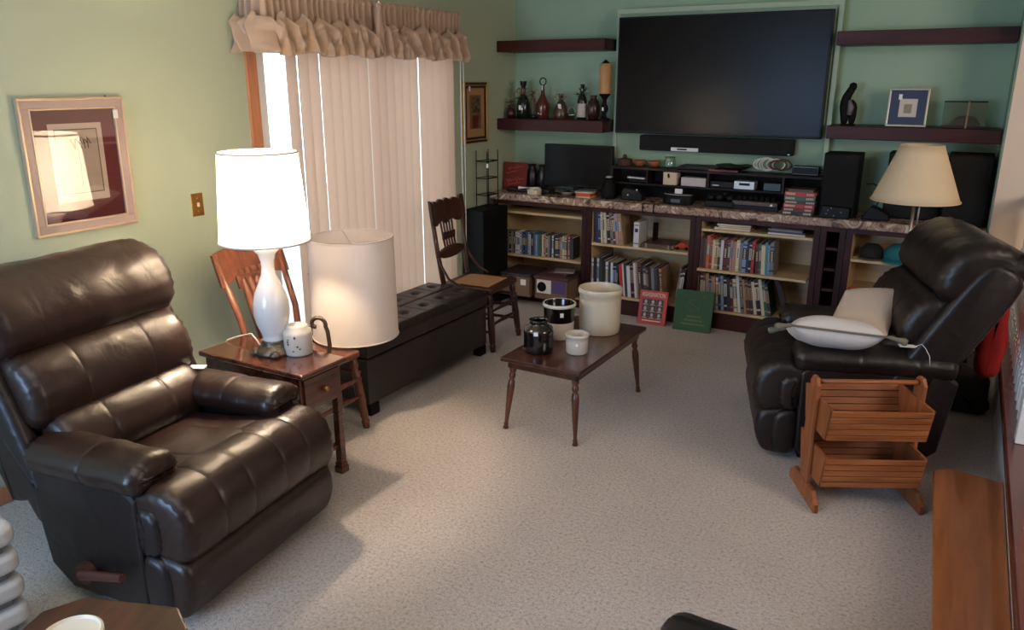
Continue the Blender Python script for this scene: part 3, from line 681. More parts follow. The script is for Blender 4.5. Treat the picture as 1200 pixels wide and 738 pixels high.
def vlow(u, v):
    x, yy, nx_, ny_ = ret(u)
    k = max(i for i, p in enumerate(peaks) if p <= u+1e-9); k = min(k, len(peaks)-2)
    f = (u-peaks[k])/(peaks[k+1]-peaks[k]); hh = [.0, .03, -.02, .02, -.01][k % 5]
    drop = (1-abs(2*f-1)**.7)                                   # cuff sags between the pinned peaks
    ztop = 2.205+hh*.6-.075*drop*(1 if k % 2 else .6); zbot = 1.995+.010*math.sin(u*40)
    z = zbot+(ztop-zbot)*v
    fold = (abs(((f*1.6+v*.9+k*.37) % 1)*2-1)-.5)
    out = .070+.060*fold*(1-.3*v)+.030*math.sin(PI*f)*v+.02*noise.noise(Vector((u*40, v*3, k)))
    out *= (.5+.5*min(1, (1-v)*6)) if v > .84 else 1
    return (x+nx_*out, yy+ny_*out, z)
MB().grid(vlow, 520, 28).build('balloon_cuff', m_val, t, True, solid=.003)
def knot(yc):
    b = MB()
    for dz, dy in ((0, .03), (.0, -.03), (.02, .0)):
        b.grid(lambda u, v: (-3.335+.02*math.sin(PI*u), yc+dy*(v)+(.035*(u-.5)), 2.30-.30*v+dz+.01*math.sin(6*u)), 8, 20)
    return b
knot(4.14).build('center_ruffle', m_val, t, True, solid=.003)

# ============================================================ FLOATING SHELVES
for nm, x0, x1, z0, z1, lb in (('a', XL+.002, -2.49, 2.085, 2.175, 'empty dark wood floating shelf, upper one left of the television'),
                          ('b', XL+.002, -2.605, 1.445, 1.540, 'dark wood floating shelf left of the television carrying bottles and a candle'),
                          ('c', -.895, .165, 2.085, 2.175, 'empty dark wood floating shelf, upper one right of the television'),
                          ('d', -.895, .165, 1.460, 1.550, 'dark wood floating shelf right of the television with figurine and picture')):
    if nm == 'a': x1 = -2.61
    tag(MB().box(x0, x1, 6.02, YB-.001, z0, z1).build('floating_shelf', m_dwood, bev=.004), lb, 'shelf', 'floating shelves beside the television')
# ============================================================ TELEVISION AND SOUNDBAR
t = thing('television', 'very large black flat television mounted on the green wall panel', 'television', (-1.745, 6.16, 1.89))
MB().box(-.80, .80, -.02, .03, -.445, .44).build('screen_housing', m_black, t, bev=.006)
MB().box(-.785, .785, -.0225, -.020, -.425, .427).build('screen', m_screen, t)
MB().box(-.3, .3, .03, .074, -.2, .2).build('wall_mount', m_blackm, t)
t = thing('soundbar', 'long black fabric soundbar below the big television', 'speaker', (-1.73, 6.18, 1.375))
MB().box(-.60, .60, -.045, .045, -.06, .06).build('soundbar_body', m_grille, t, bev=.012)
MB().box(-.33, -.11, -.0475, -.0455, -.055, -.028).build('white_sticker', m_tag, t)
MB().box(-.28, -.20, -.0485, -.0476, -.047, -.036).build('sticker_print', m_blackm, t)
MB().box(.565, .58, -.047, -.0455, -.05, -.044).build('badge', m_silver, t)
# ============================================================ CABINETS
CF, CT = 5.85, .87
def bay(x0, x1, label, shelves, floor=.15, name='bookcase', back=m_lwood):
    t = thing(name, label, 'bookcase' if name == 'bookcase' else 'rack', ((x0+x1)/2, 0, 0), 0, 'built-in cabinet units under the stone counter')
    a, c = x0-(x0+x1)/2, x1-(x0+x1)/2; th = .043
    b = MB(); b.box(a+.0005, a+th, CF, YB-.002, 0, CT); b.build('side_panel', m_dwoodz, t, bev=.002)
    b = MB(); b.box(c-th, c-.0005, CF, YB-.002, 0, CT); b.build('side_panel', m_dwoodz, t, bev=.002)
    MB().box(a+th, c-th, CF+.005, CF+.02, .0, floor-.02).build('toe_board', m_dwood, t)
    MB().box(a+th, c-th, CF, CF+.02, CT-.035, CT).build('top_rail', m_dwood, t)
    MB().box(a+th, c-th, YB-.012, YB-.002, floor-.02, CT).build('back_panel', back, t)
    # pale lining of the sides
    if back is m_lwood:
        MB().box(a+th, a+th+.003, CF+.022, YB-.012, floor, CT).build('side_lining', m_lwood, t); MB().box(c-th-.003, c-th, CF+.022, YB-.012, floor, CT).build('side_lining', m_lwood, t)
    MB().box(a+th+.003, c-th-.003, CF+.002, YB-.012, floor-.02, floor).build('bottom_board', m_lwood if back is m_lwood else m_dwood, t, bev=.002)
    for sx0, sx1, z, y0 in shelves:
        MB().box(a+th+.003+sx0, c-th-.003-sx1, y0, YB-.013, z-.02, z).build('shelf', m_lwood if back is m_lwood else m_dwood, t, bev=.002)
    return t
bay(-3.545, -2.645, 'leftmost bookcase unit with a row of slim discs cases and boxes', [(0,0,.775,CF+.02),(0,0,.40,CF+.012)], .09)
bay(-2.645, -1.735, 'bookcase unit behind the tall crock with two rows of books', [(0,0,.575,CF+.006)])
bay(-1.735, -.835, 'bookcase unit third from the left with three levels of books and flat stacks', [(0,0,.775,CF+.01),(0,.01,.475,CF-.045)])
bay(-.835, -.665, 'narrow bottle cubby column between the two right bookcase units', [(0,0,.27,CF+.01),(0,0,.42,CF+.01),(0,0,.57,CF+.01),(0,0,.72,CF+.01)], name='bottle_cubby', back=m_blackm)
bay(-.665, .165, 'rightmost bookcase unit with caps, partly behind the right recliner', [(0,0,.655,CF+.01),(0,0,.40,CF+.01)])
# counter
def marble():
    m, nt, b = newmat('brown_marbled_laminate')
    tc = nt.nodes.new('ShaderNodeTexCoord'); n = nt.nodes.new('ShaderNodeTexNoise'); n.inputs['Scale'].default_value = 9; n.inputs['Detail'].default_value = 8; n.inputs['Distortion'].default_value = 2.2
    cr = nt.nodes.new('ShaderNodeValToRGB'); e = cr.color_ramp.elements; e[0].position = .36; e[0].color = S(92, 66, 54); e[1].position = .60; e[1].color = S(206, 186, 164)
    x = e.new(.47); x.color = S(180, 152, 130); x = e.new(.52); x.color = S(124, 92, 76)
    nt.links.new(tc.outputs['Object'], n.inputs['Vector']); nt.links.new(n.outputs[0], cr.inputs[0]); nt.links.new(cr.outputs[0], b.inputs['Base Color']); b.inputs['Roughness'].default_value = .25
    return m
m_marble = marble(); CZ = .93
tag(MB().box(-3.56, .168, 5.82, YB-.002, CT, CZ).build('countertop', m_marble, bev=.012), 'long brown marbled stone countertop over the built-in cabinets', 'countertop')
for x in (-2.16, -2.07):
    tag(MB().box(x, x+.008, 5.812, 5.86, CT-.01, CZ+.004).build('black_strap', m_blackm, bev=.001), 'thin black strap hanging over the counter edge, '+('left' if x < -2.1 else 'right')+' one of two', 'strap', 'black straps on the counter edge')
# ============================================================ BOOKS
ORD = ['first','second','third','fourth','fifth','sixth','seventh','eighth','ninth','tenth','eleventh','twelfth','thirteenth','fourteenth','fifteenth','sixteenth','seventeenth','eighteenth','nineteenth','twentieth','twenty-first','twenty-second','twenty-third','twenty-fourth','twenty-fifth','twenty-sixth','twenty-seventh','twenty-eighth','twenty-ninth','thirtieth']
CN = {'black':(26,24,26),'navy':(34,44,78),'blue':(62,92,140),'light blue':(120,150,186),'white':(206,204,204),'cream':(204,190,160),'grey':(120,118,118),'dark red':(104,32,30),'red':(176,48,34),'orange':(190,90,50),'brown':(84,56,42),'tan':(164,128,92),'green':(52,90,64),'dark green':(34,52,42),'teal':(60,130,146),'purple':(84,66,120),'pink':(188,130,128),'charcoal':(52,50,52),'maroon':(70,26,28)}
def cmat(c): return mat(c.replace(' ','_')+'_cover', S(*CN[c]), .45, var=.08, vscale=30)
def bookmesh(w_, d_, h_, col, band, soft=False):
    """spine faces -y; origin at the bottom front left corner"""
    b = MB(); th = min(.003, w_*.12)
    b.box(0, th, 0, d_, 0, h_, 0); b.box(w_-th, w_, 0, d_, 0, h_, 0)
    for z0, z1, mi in ((0, .12, 0), (.12, .17, 2), (.17, .42, 0), (.42, .78, 2 if band[1] else 0), (.78, .86, 0), (.86, .9, 2), (.9, 1, 0)): b.box(0, w_, -.002, th, h_*z0, h_*z1, mi)
    if band[1]:
        nn = 3 + int(h_*20)
        for q in range(nn):
            z0 = h_*(.44+.32*q/nn); b.box(w_*.28, w_*.72, -.0028, -.0018, z0, z0+h_*.32/nn*.62, 3)
    b.box(th, w_-th, th, d_-.004, .003, h_-.004, 1)
    return b
def row(x, xe, z, y, hs, ds, ws, cols, where, group, lean=0, leanfn=None, seed=0, name='book', kind='book'):
    r = random.Random(seed); i = 0
    bands = ['white','cream','black','grey','tan','light blue','dark red']
    while i < len(cols):
        w_ = ws[i % len(ws)]*r.uniform(.85, 1.15); h_ = hs[i % len(hs)]*r.uniform(.97, 1.03); d_ = r.uniform(*ds)
        a = leanfn(i) if leanfn else lean
        if i == 0 and a < 0: x += h_*math.sin(-a)
        if i and a < pa: x += h_*(math.sin(-a)-math.sin(-pa))
        pa = a
        if x+w_ > xe: break
        c = cols[i]; bd = r.choice([q for q in bands if q != c]); has = r.random() < .6
        o = bookmesh(w_, d_, h_, c, (0, has)).build(name, [cmat(c), m_paper, cmat(bd) if has else cmat(c), cmat('black' if bd in ('white','cream','tan','light blue') else 'cream')])
        o.location = (x, y+r.uniform(0, .012), z+max(0, w_*math.sin(a))); o.rotation_euler = (0, a, 0)
        tag(o, '%s %s, %s from the left %s' % (c, kind, ORD[i], where), 'book' if name == 'book' else 'case', group)
        x += w_/max(.8, math.cos(a))+.0008; i += 1
    return x
# bay 1: slim disc cases
row(-3.46, -2.80, .401, 5.885, [.19,.185,.192], (.13,.14), [.020,.016,.024,.018], ['charcoal','white','grey','black','grey','black','white','white','light blue','blue','navy','blue','light blue','white','navy','blue','light blue','blue','green','cream','pink','brown','grey','navy','white','black','navy','navy','tan','cream'], 'on the leftmost middle shelf', 'slim cases on the leftmost unit', seed=4, name='disc_case', kind='slim disc case')
row(-2.865, -2.71, .401, 5.90, [.18,.19,.195], (.13,.14), [.018,.014,.012,.03], ['cream','brown','pink','charcoal'], 'in the leaning group ending the disc row', 'slim cases on the leftmost unit', seed=14, name='disc_case', kind='slim disc case')
# bay 2 upper
row(-2.585, -2.20, .576, 5.87, [.255,.26,.25], (.17,.19), [.030,.022,.016,.014,.016,.022,.024,.018,.022,.034], ['navy','charcoal','cream','white','cream','black','grey','brown','pink','tan'], 'on the upper shelf of the second unit', 'books on the upper shelf behind the tall crock', leanfn=lambda i: -.03-.012*i, seed=5)
o = bookmesh(.045, .19, .20, 'white', (0, 0)).build('book', [cmat('white'), m_paper, cmat('grey'), cmat('black')], loc=(-2.235, 5.86, .576)); tag(o, 'thick upright white-spined book standing alone beside the flat brown book', 'book')
MB().box(.01,.035,-.0035,-.0022,.12,.15).build('spine_print', cmat('navy'), o)
t = thing('bookend', 'dark metal bookend behind the thick white book on the second unit', 'bookend', (-2.12, 5.98, .576))
MB().prism([(0,0),(.12,0),(.12,.17),(0,.19)], 0, .004, 'x').build('upright_plate', m_blackm, t); MB().box(-.13, .004, 0, .12, 0, .003).build('base_plate', m_blackm, t)
o = bookmesh(.036, .24, .25, 'brown', (0, 0)).build('book', [cmat('brown'), m_paper, cmat('tan'), cmat('tan')], loc=(-2.17, 5.875, .577), rot=(0, 0, 0)); o.rotation_euler = (0, PI/2, 0); o.location = (-2.17, 5.875, .577+.036)
o.rotation_euler = (0, PI/2, 0); tag(o, 'brown hardback lying flat right of the thick white book', 'book')
t = thing('toy_car', 'small red-orange toy car at the right of the second unit shelf', 'toy', (-1.86, 5.95, .576), .2)
MB().prism([(-.055,.012),(.055,.012),(.058,.03),(.035,.036),(.018,.056),(-.022,.056),(-.036,.036),(-.058,.032)], -.024, .024, 'y').build('car_body', mat('toy_red', S(190,58,32), .3), t, bev=.005)
for sx in (-.034, .034):
    for sy in (-.025, .021): MB().cyl((sx, sy, .013), (sx, sy+.004, .013), .013).build('wheel', m_blackm, t, True, auto=40)
# bay 2 lower
cols = ['white','black','white','charcoal','black','white','navy','white','black','navy','red','white','charcoal','white','black','white','tan','brown','black','charcoal','maroon','black','grey','charcoal','maroon','tan']
row(-2.595, -1.90, .151, 5.865, [.285,.29,.29,.30,.285,.28,.27,.27,.27,.265,.27,.275,.28,.26], (.20,.24), [.014,.030,.014,.026,.03,.024,.020,.018,.03], cols, 'on the bottom shelf of the second unit', 'books on the bottom shelf behind the tall crock', leanfn=lambda i: -.02 if i < 10 else -.10, seed=6)
row(-1.875, -1.79, .151, 5.87, [.29,.28], (.2,.22), [.012,.010,.02], ['grey','black','maroon'], 'in the group leaning right, second bottom shelf', 'books on the bottom shelf behind the tall crock', lean=.12, seed=8)
# bay 3 middle shelf
row(-1.675, -1.10, .476, 5.83, [.235,.23,.245,.24,.22,.235,.225], (.16,.18), [.022,.02,.028,.02,.016,.026], ['maroon','brown','orange','red','cream','tan','charcoal','white','dark red','brown','pink','tan','cream','grey','light blue','navy','black','red','maroon','green','cream','teal','light blue','grey'], 'on the middle shelf of the third unit', 'books on the pulled-out middle shelf', leanfn=lambda i: -.0 if i < 18 else -.05, seed=9)
# bay 3 bottom
cols = ['black','dark red','tan','charcoal','tan','white','charcoal','light blue','black','charcoal','dark red','cream','white','grey','tan','brown','charcoal','cream','black','cream','green','dark green','cream','black','white','grey']
row(-1.675, -1.10, .151, 5.86, [.285,.28,.27,.26,.255,.26], (.19,.22), [.018,.024,.020,.022,.03,.020,.022], cols, 'on the bottom shelf of the third unit', 'books on the bottom shelf beside the green book', leanfn=lambda i: -.03-.008*i, seed=10)
o = bookmesh(.03, .22, .30, 'charcoal', (0, 0)).build('book', [cmat('charcoal'), m_paper, cmat('charcoal'), cmat('white')]); o.location = (-1.03, 5.90, .165); o.rotation_euler = (0, -.34, .25)
tag(o, 'large charcoal book leaning with its cover turned outward beside the far recliner arm', 'book')
MB().box(.0305,.0315,.02,.12,.18,.24).build('cover_print', cmat('pink'), o)
# bay 3 top flat stacks
zz = .776
for k, (w_, h_, d_, c, dx) in enumerate([(.27,.016,.19,'cream',0),(.24,.012,.18,'tan',.03),(.25,.014,.17,'cream',.02)]):
    b = MB(); b.box(0,w_,0,d_,0,.002); b.box(0,w_,0,d_,h_-.002,h_); b.box(w_-.002,w_,0,d_,0,h_); b.box(.003,w_-.003,.002,d_-.002,.002,h_-.002,1)
    tag(b.build('book', [cmat(c), m_paper], loc=(-1.60+dx, 5.88, zz), rot=(0,0,.03*k)), '%s book lying flat, %s of the three in the pale stack under the counter' % (c, ['bottom','middle','top'][k]), 'book', 'pale books lying flat'); zz += h_+.0005
zz = .776
for k, (w_, h_, d_, c, dx) in enumerate([(.26,.012,.2,'white',0),(.25,.014,.19,'charcoal',.01),(.24,.012,.19,'grey',.0),(.23,.012,.19,'black',.02)]):
    b = MB(); b.box(0,w_,0,d_,0,.002); b.box(0,w_,0,d_,h_-.002,h_); b.box(0,w_,-.002,.0,0,h_); b.box(w_-.002,w_,0,d_,0,h_); b.box(.003,w_-.003,.002,d_-.002,.002,h_-.002,1)
    tag(b.build('magazine', [cmat(c), m_paper], loc=(-1.20+dx, 5.88, zz), rot=(0,0,-.03*k)), '%s magazine lying flat, %s of four in the dark stack under the counter' % (c, ['bottom one','one above bottom','one below top','topmost'][k]), 'magazine', 'dark magazines lying flat'); zz += h_+.0005
# books standing on the carpet
def onface(face_w, face_h, th, m, name, label, loc, rot, extra):
    t = thing(name, label, 'book', loc); t.rotation_euler = rot
    b = MB(); b.box(-face_w/2, face_w/2, 0, .003, 0, face_h); b.box(-face_w/2, face_w/2, th-.003, th, 0, face_h); b.box(-face_w/2, -face_w/2+.003, 0, th, 0, face_h); b.build('cover', m, t, bev=.001)
    MB().box(-face_w/2+.003, face_w/2-.004, .003, th-.003, .003, face_h-.003).build('pages', m_paper, t); extra(t); return t
def ass(t):
    mm = mat('portrait_dark', S(40,36,36), .5); ml = mat('portrait_light', S(186,172,164), .5)
    textmesh('ASSASSINATION', .036, mat('cover_cream_print', S(224,206,180), .5), t, (0, -.0006, .235), (PI/2, 0, 0), 'cover_title', .0004, .72).scale[1] = 1.35
    for i in range(3):
        for j in range(3):
            x, z = -.058+.058*i, .178-.052*j
            p = MB().box(x-.027, x+.027, -.0012, 0, z-.025, z+.025).build('portrait_panel', mm, t)
            b = MB(); b.lathe([(0,.0),(.013,.0),(.011,.0015),(0,.002)], 16, M=Matrix.Translation((x, -.0012, z+.002)) @ Matrix.Rotation(PI/2, 4, 'X'), sy=1.3); b.box(x-.019, x+.019, -.0022, -.0012, z-.025, z-.016); b.build('portrait_face', ml, p, True)
    MB().box(-.075, .075, -.001, 0, .026, .034).build('subtitle_strip', MATS['cover_cream_print'], t)
onface(.225, .27, .025, cmat('red'), 'book', 'red book titled ASSASSINATION with nine portraits, standing against the bookcase base', (-2.00, 5.70, .001), (math.radians(-13), 0, math.radians(3)), ass)
def grn(t):
    mg = mat('faded_gold_print', S(120,128,84), .5)
    b = MB()
    for k, z in ((0, .115), (1, .085), (2, .055)):
        r = random.Random(k); x = -.085+.02*(2-k)
        while x < .09-.015*(2-k):
            q = r.uniform(.006, .012); b.box(x, x+q, -.0008, 0, z-.006, z+.006); x += q+.004
    b.build('cover_lettering', mg, t)
    b = MB(); b.tube([(.05*math.cos(2*PI*k/30), -.0005, .20+.045*math.sin(2*PI*k/30)) for k in range(30)], .0010, 5, closed=True)
    b.tube([(-.04,-.0005,.225),(0,-.0005,.205),(.045,-.0005,.175)], .004, 6); b.build('cover_emblem', mg, t)
    for x in (-.07, .07): MB().lathe([(0,0),(.004,.001),(0,.002)], 10, M=Matrix.Translation((x, 0, .27)) @ Matrix.Rotation(PI/2, 4, 'X')).build('cover_dot', mg, t)
onface(.29, .315, .03, mat('green_cloth_cover', S(40,92,64), .6, bump=.2, bscale=200), 'book', 'large green cloth-bound book standing against the bookcase base', (-1.67, 5.69, .001), (math.radians(-13), 0, math.radians(3)), grn)
# record boxes
for k, (x0, x1, rz, lb) in enumerate([(-3.35, -3.055, .03, 'low cardboard box with a dark lid behind the pressed-back chair'), (-3.035, -2.71, .01, 'low cardboard box with purple and white labels and records on top')]):
    t = thing('record_box', lb, 'box', ((x0+x1)/2, 5.72+.02*k, .091), rz); wv = (x1-x0)/2-.01
    b = MB()
    b.box(-wv, wv, 0, .012, .02, .17); b.box(-wv, wv, .31, .32, .02, .17); b.box(-wv, -wv+.01, 0, .32, .02, .17); b.box(wv-.01, wv, 0, .32, .02, .17); b.box(-wv, wv, 0, .32, .0, .02)
    t.location.y -= .07
    b.build('box_body', mat('brown_cardboard', S(128, 100, 80), .8, var=.08, vscale=8), t, bev=.002)
    MB().box(-wv-.008, wv+.008, -.01, .33, .171, .195).build('box_lid', mat('dark_lid', S(50,42,44), .5) if k == 0 else mat('maroon_lid', S(84,54,56), .5), t, bev=.004)
    if k:
        MB().box(-wv+.02, .0, -.003, 0, .05, .165).build('white_label', m_tag, t); MB().lathe([(0,0),(.042,.0),(.042,.003),(0,.003)], 28, M=Matrix.Translation((-.085,-.003,.105)) @ Matrix.Rotation(PI/2, 4, 'X')).build('round_print', m_blackm, t)
        MB().box(.01, wv-.02, -.003, 0, .06, .165).build('purple_label', cmat('purple'), t)
    else:
        MB().box(-.12, -.04, -.003, 0, .10, .15).build('label', cmat('grey'), t); MB().box(.05, .10, -.003, 0, .10, .15).build('label', m_tag, t)
for k in range(3):
    tag(MB().box(-.10+.01*k, .09, -.07, .07, 0, .012).build('record_sleeve', cmat(['brown','maroon','grey'][k]), bev=.002, loc=(-2.86+.02*k, 5.83-.01*k, .287+.0125*k), rot=(0,0,.2*k-.1)), ['bottom','middle','top'][k]+' one of three small sleeves stacked on the box with purple label', 'sleeve', 'sleeves stacked on the record box')
# bay 4 contents
t = thing('baseball_cap', 'black baseball cap in the rightmost bookcase unit', 'cap', (-.50, 5.98, .655))
MB().lathe([(.075,.0),(.078,.03),(.070,.07),(.045,.095),(0,.102)], 24, sy=1.1).build('cap_crown', mat('black_cloth', S(26,25,24), .9), t, True)
MB().lathe([(.0,.004),(.07,.006),(.072,.0)], 20, (0,-.07,0), sy=.9).build('cap_brim', mat('grey_cloth', S(92,78,68), .9), t, True)
t = thing('baseball_cap', 'teal cap with a small white badge beside the black cap', 'cap', (-.31, 5.97, .655), .3)
MB().lathe([(.095,.0),(.10,.035),(.088,.08),(.055,.11),(0,.118)], 24, sx=1.15).build('cap_crown', mat('teal_cloth', S(16,98,104), .85), t, True)
MB().lathe([(.0,.006),(.09,.01),(.092,.0)], 20, (-.04,-.07,0)).build('cap_brim', MATS['teal_cloth'], t, True)
MB().lathe([(0,0),(.014,.001),(0,.003)], 14, M=Matrix.Translation((.0,-.103,.045)) @ Matrix.Rotation(PI/2, 4, 'X')).build('cap_badge', m_tag, t, True)
for k in range(5):
    tag(MB().grid(lambda u, v: ((.05+.012*math.cos(v*2*PI))*math.cos(u*2*PI), (.04+.012*math.cos(v*2*PI))*math.sin(u*2*PI), .014+.012*math.sin(v*2*PI)), 24, 10).build('orange_ring', mat('orange_red_plush', S(176,84,58), .8), None, True, loc=(-.57+.085*k, 5.95+.02*(k % 2), .402)), 'orange-red ring on the lower shelf of the rightmost unit, %s from the left' % ORD[k], 'ring', 'orange rings on the lower shelf')
# ============================================================ THINGS ON THE COUNTER
Z = CZ+.001
t = thing('computer_monitor', 'black computer monitor standing on the left part of the counter', 'monitor', (-2.86, 6.12, Z))
MB().box(-.315, .315, -.012, .03, .05, .405).build('monitor_housing', m_black, t, bev=.005); MB().box(-.30, .30, -.0145, -.012, .068, .39).build('screen', m_screen, t)
MB().box(-.04, .04, .0, .03, .01, .06).build('monitor_neck', m_black, t); MB().lathe([(0,0),(.11,0),(.11,.006),(.02,.012),(0,.012)], 30, sy=.8).build('monitor_foot', m_black, t, True, auto=40)
t = thing('holiday_sign', 'small dark red sign with pale cursive lettering in the back left corner of the counter', 'sign', (-3.46, 6.08, Z), -.05); t.rotation_euler = (math.radians(-6), 0, -.05)
MB().box(-.12, .12, 0, .015, 0, .235).build('sign_board', mat('deep_red_board', S(112,28,20), .5), t, bev=.003)
b = MB()
for z, am, x0, x1 in ((.175, .012, -.08, .08), (.135, .004, -.09, .02), (.07, .02, -.085, .09), (.035, .005, -.07, .06)):
    b.tube([(x0+(x1-x0)*k/40, -.001, z+.03*k/40+am*math.sin(k*.95)*(.6+.4*math.sin(k*.31))) for k in range(41)], .0016, 5)
b.build('cursive_lettering', mat('pale_red_print', S(206,120,98), .5), t)
m_dv = mat('dark_plum_ceramic', S(34,24,28), .3)
for k, (x, lb) in enumerate([(-3.345, 'dark plum vase with flared neck beside the red sign'), (-3.237, 'dark plum vase with flared neck, next to the computer monitor')]):
    t = thing('dark_vase', lb, 'vase', (x, 6.20, Z), 0, 'dark vases on the counter')
    MB().lathe([(0,.002),(.04,0),(.052,.03),(.053,.09),(.050,.14),(.04,.17),(.03,.185),(.042,.215),(.036,.212),(.025,.19),(0,.19)], 28).build('vase_body', m_dv, t, True)
t = thing('white_ramekin', 'small cream ramekin dish on the front edge of the counter', 'dish', (-3.155, 5.89, Z))
MB().lathe([(0,.002),(.055,0),(.060,.01),(.062,.04),(.058,.042),(.055,.012),(0,.008)], 32).build('dish_body', mat('cream_ceramic', S(220,206,178), .3), t, True, auto=60)
t = thing('small_bowl', 'shallow grey-brown bowl beside the stack of paper on the counter', 'bowl', (-2.86, 5.93, Z))
MB().lathe([(0,.003),(.03,0),(.045,.015),(.06,.038),(.056,.039),(.04,.018),(0,.010)], 28).build('bowl_body', mat('taupe_ceramic', S(108,94,84), .4), t, True)
MB().lathe([(0,0),(.03,.004),(.022,.03),(0,.036)], 20, (0,0,.012)).build('dark_contents', m_blackm, t, True)
b = MB(); b.lathe([(0,0),(.05,.004),(.052,.009),(0,.012)], 20, sx=1.0, sy=.45); b.tube([(-.05,0,.006),(-.10,-.03,.01),(-.14,-.04,.012)], [.006,.008,.013], 8)
tag(b.build('white_spoon_rest', m_ceram, None, True, loc=(-3.20, 5.98, Z+.035), rot=(0,0,.5)), 'glossy white spoon-shaped dish lying in the dark clutter behind the ramekin', 'dish')
tag(MB().box(-.22, .20, -.05, .08, 0, .034).build('dark_tray', mat('dark_brown_tray', S(36,26,26), .4), bev=.012, loc=(-3.24, 5.985, Z)), 'low dark tray of clutter in front of the red sign and vases', 'tray')
tag(MB().tube([(-.14+.28*k/50, .03*math.sin(k*.6), .006+.006*abs(math.sin(k*.9))) for k in range(51)], .005, 8).build('black_cable', m_blackm, None, True, loc=(-2.98, 5.97, Z)), 'tangled black cable between ramekin and shallow bowl', 'cable')
zz = Z
for k, (c, h_, lb) in enumerate([('cream', .012, 'cream pad at the bottom of the small paper stack before the monitor'), ('orange', .026, 'orange-red box in the middle of the small paper stack before the monitor'), ('cream', .010, 'cream envelope above the orange box before the monitor'), ('green', .008, 'green-grey notebook on top of the small paper stack before the monitor')]):
    tag(MB().box(-.065-.012*(k > 1), .065+.01*(k > 1), -.07, .07, 0, h_).build('paper_stack_item', mat('deep_orange_box', S(206,72,24), .5) if c == 'orange' else cmat(c if c != 'green' else 'grey'), bev=.002, loc=(-2.70, 5.95, zz), rot=(0,0,.05*k)), lb, 'notebook', 'small stack before the monitor'); zz += h_+.0005
t = thing('coffee_pod_machine', 'small black speaker dome with a silver top right of the monitor', 'speaker', (-2.51, 5.97, Z))
t.name = 'dome_speaker'
MB().lathe([(0,0),(.055,0),(.062,.03),(.055,.10),(.035,.15),(.03,.165),(0,.168)], 28).build('dome_body', m_blackm, t, True); MB().lathe([(0,.168),(.028,.168),(.026,.180),(0,.184)], 20).build('silver_cap', m_silver, t, True)
# hutch
HX0, HX1, HY = -2.53, -.86, 6.06
t = thing('media_hutch', 'low black open shelf unit on the counter below the television', 'shelf', ((HX0+HX1)/2, 0, 0))
a, c = -(HX1-HX0)/2, (HX1-HX0)/2; m_h = mat('black_brown_laminate', S(34,22,20), .5, spec=.2)
MB().box(a, c, HY, 6.232, 1.165, 1.185).build('top_board', m_h, t, bev=.002); MB().box(a, c, HY, 6.232, 1.045, 1.060).build('middle_board', m_h, t, bev=.002)
for x in (a, a+.30, a+.797, a+1.36, c-.016): MB().box(x, x+.016, HY, 6.232, (1.06 if a < x < c-.1 else Z), 1.165).build('divider', m_h, t)
MB().box(a, c, 6.222, 6.232, Z, 1.165).build('back_panel', m_blackm, t)
def HXp(px): return px
ZT = 1.186
t = thing('small_basket', 'small dark brown lidded basket on the left end of the media hutch', 'basket', (-2.445, 6.13, ZT))
MB().lathe([(0,.001),(.045,0),(.055,.03),(.052,.055),(0,.062)], 24, sx=1.15).build('basket_body', mat('woven_dark_brown', S(78,44,32), .7, bump=.8, bscale=120), t, True, auto=50); MB().lathe([(0,.058),(.02,.06),(.016,.085),(0,.092)], 14).build('basket_lid_knob', MATS['woven_dark_brown'], t, True)
for k, x in enumerate((-2.315, -2.19)):
    t = thing('wooden_bowl', 'small orange-brown wooden bowl on the media hutch, %s one of two' % ('left' if k == 0 else 'right'), 'bowl', (x, 6.13, ZT), 0, 'orange-brown bowls on the hutch')
    MB().lathe([(0,.001),(.026,0),(.045,.022),(.050,.050),(.046,.050),(.038,.025),(0,.012)], 26).build('bowl_body', mat('orange_brown_turned', S(150,86,52), .5), t, True)
t = thing('glass_jar', 'clear glass jar between the wooden bowls and the black box on the hutch', 'jar', (-2.06, 6.13, ZT))
MB().lathe([(.0,.001),(.045,0),(.048,.01),(.048,.06),(.040,.072),(.042,.085)], 28).build('glass_wall', clear('jar_glass', (.78,.86,.80,1), .14), t, True); ring(.042, .085, .003, MATS['jar_glass'], 'jar_rim', t)
tag(MB().prism([(-.15,0),(.15,0),(.15,.020),(.10,.034),(-.12,.034),(-.15,.018)], -.06, .06, 'y').build('flat_player', m_black, bev=.004, loc=(-1.83, 6.14, ZT)), 'flat black player box lying on top of the hutch under the soundbar', 'player')
t = thing('record_turntable', 'round dark dish leaning on a red flat case on top of the hutch', 'dish', (-1.55, 6.13, ZT)); t.name = 'dark_dish'
MB().lathe([(0,.012),(.06,.014),(.10,.028),(.135,.045),(.14,.043),(.10,.02),(.05,.004),(0,.003)], 36).build('dish_body', m_black, t, True)
o = tag(MB().box(-.13, .10, -.05, -.04, 0, .014).build('red_case', cmat('dark red'), bev=.002, loc=(-1.60, 6.11, ZT)), 'thin dark red case along the front edge of the hutch top', 'case'); t.location.z += .004
t = thing('cable_coil', 'loose coil of white and brown cable on the hutch', 'cable', (-1.26, 6.12, ZT))
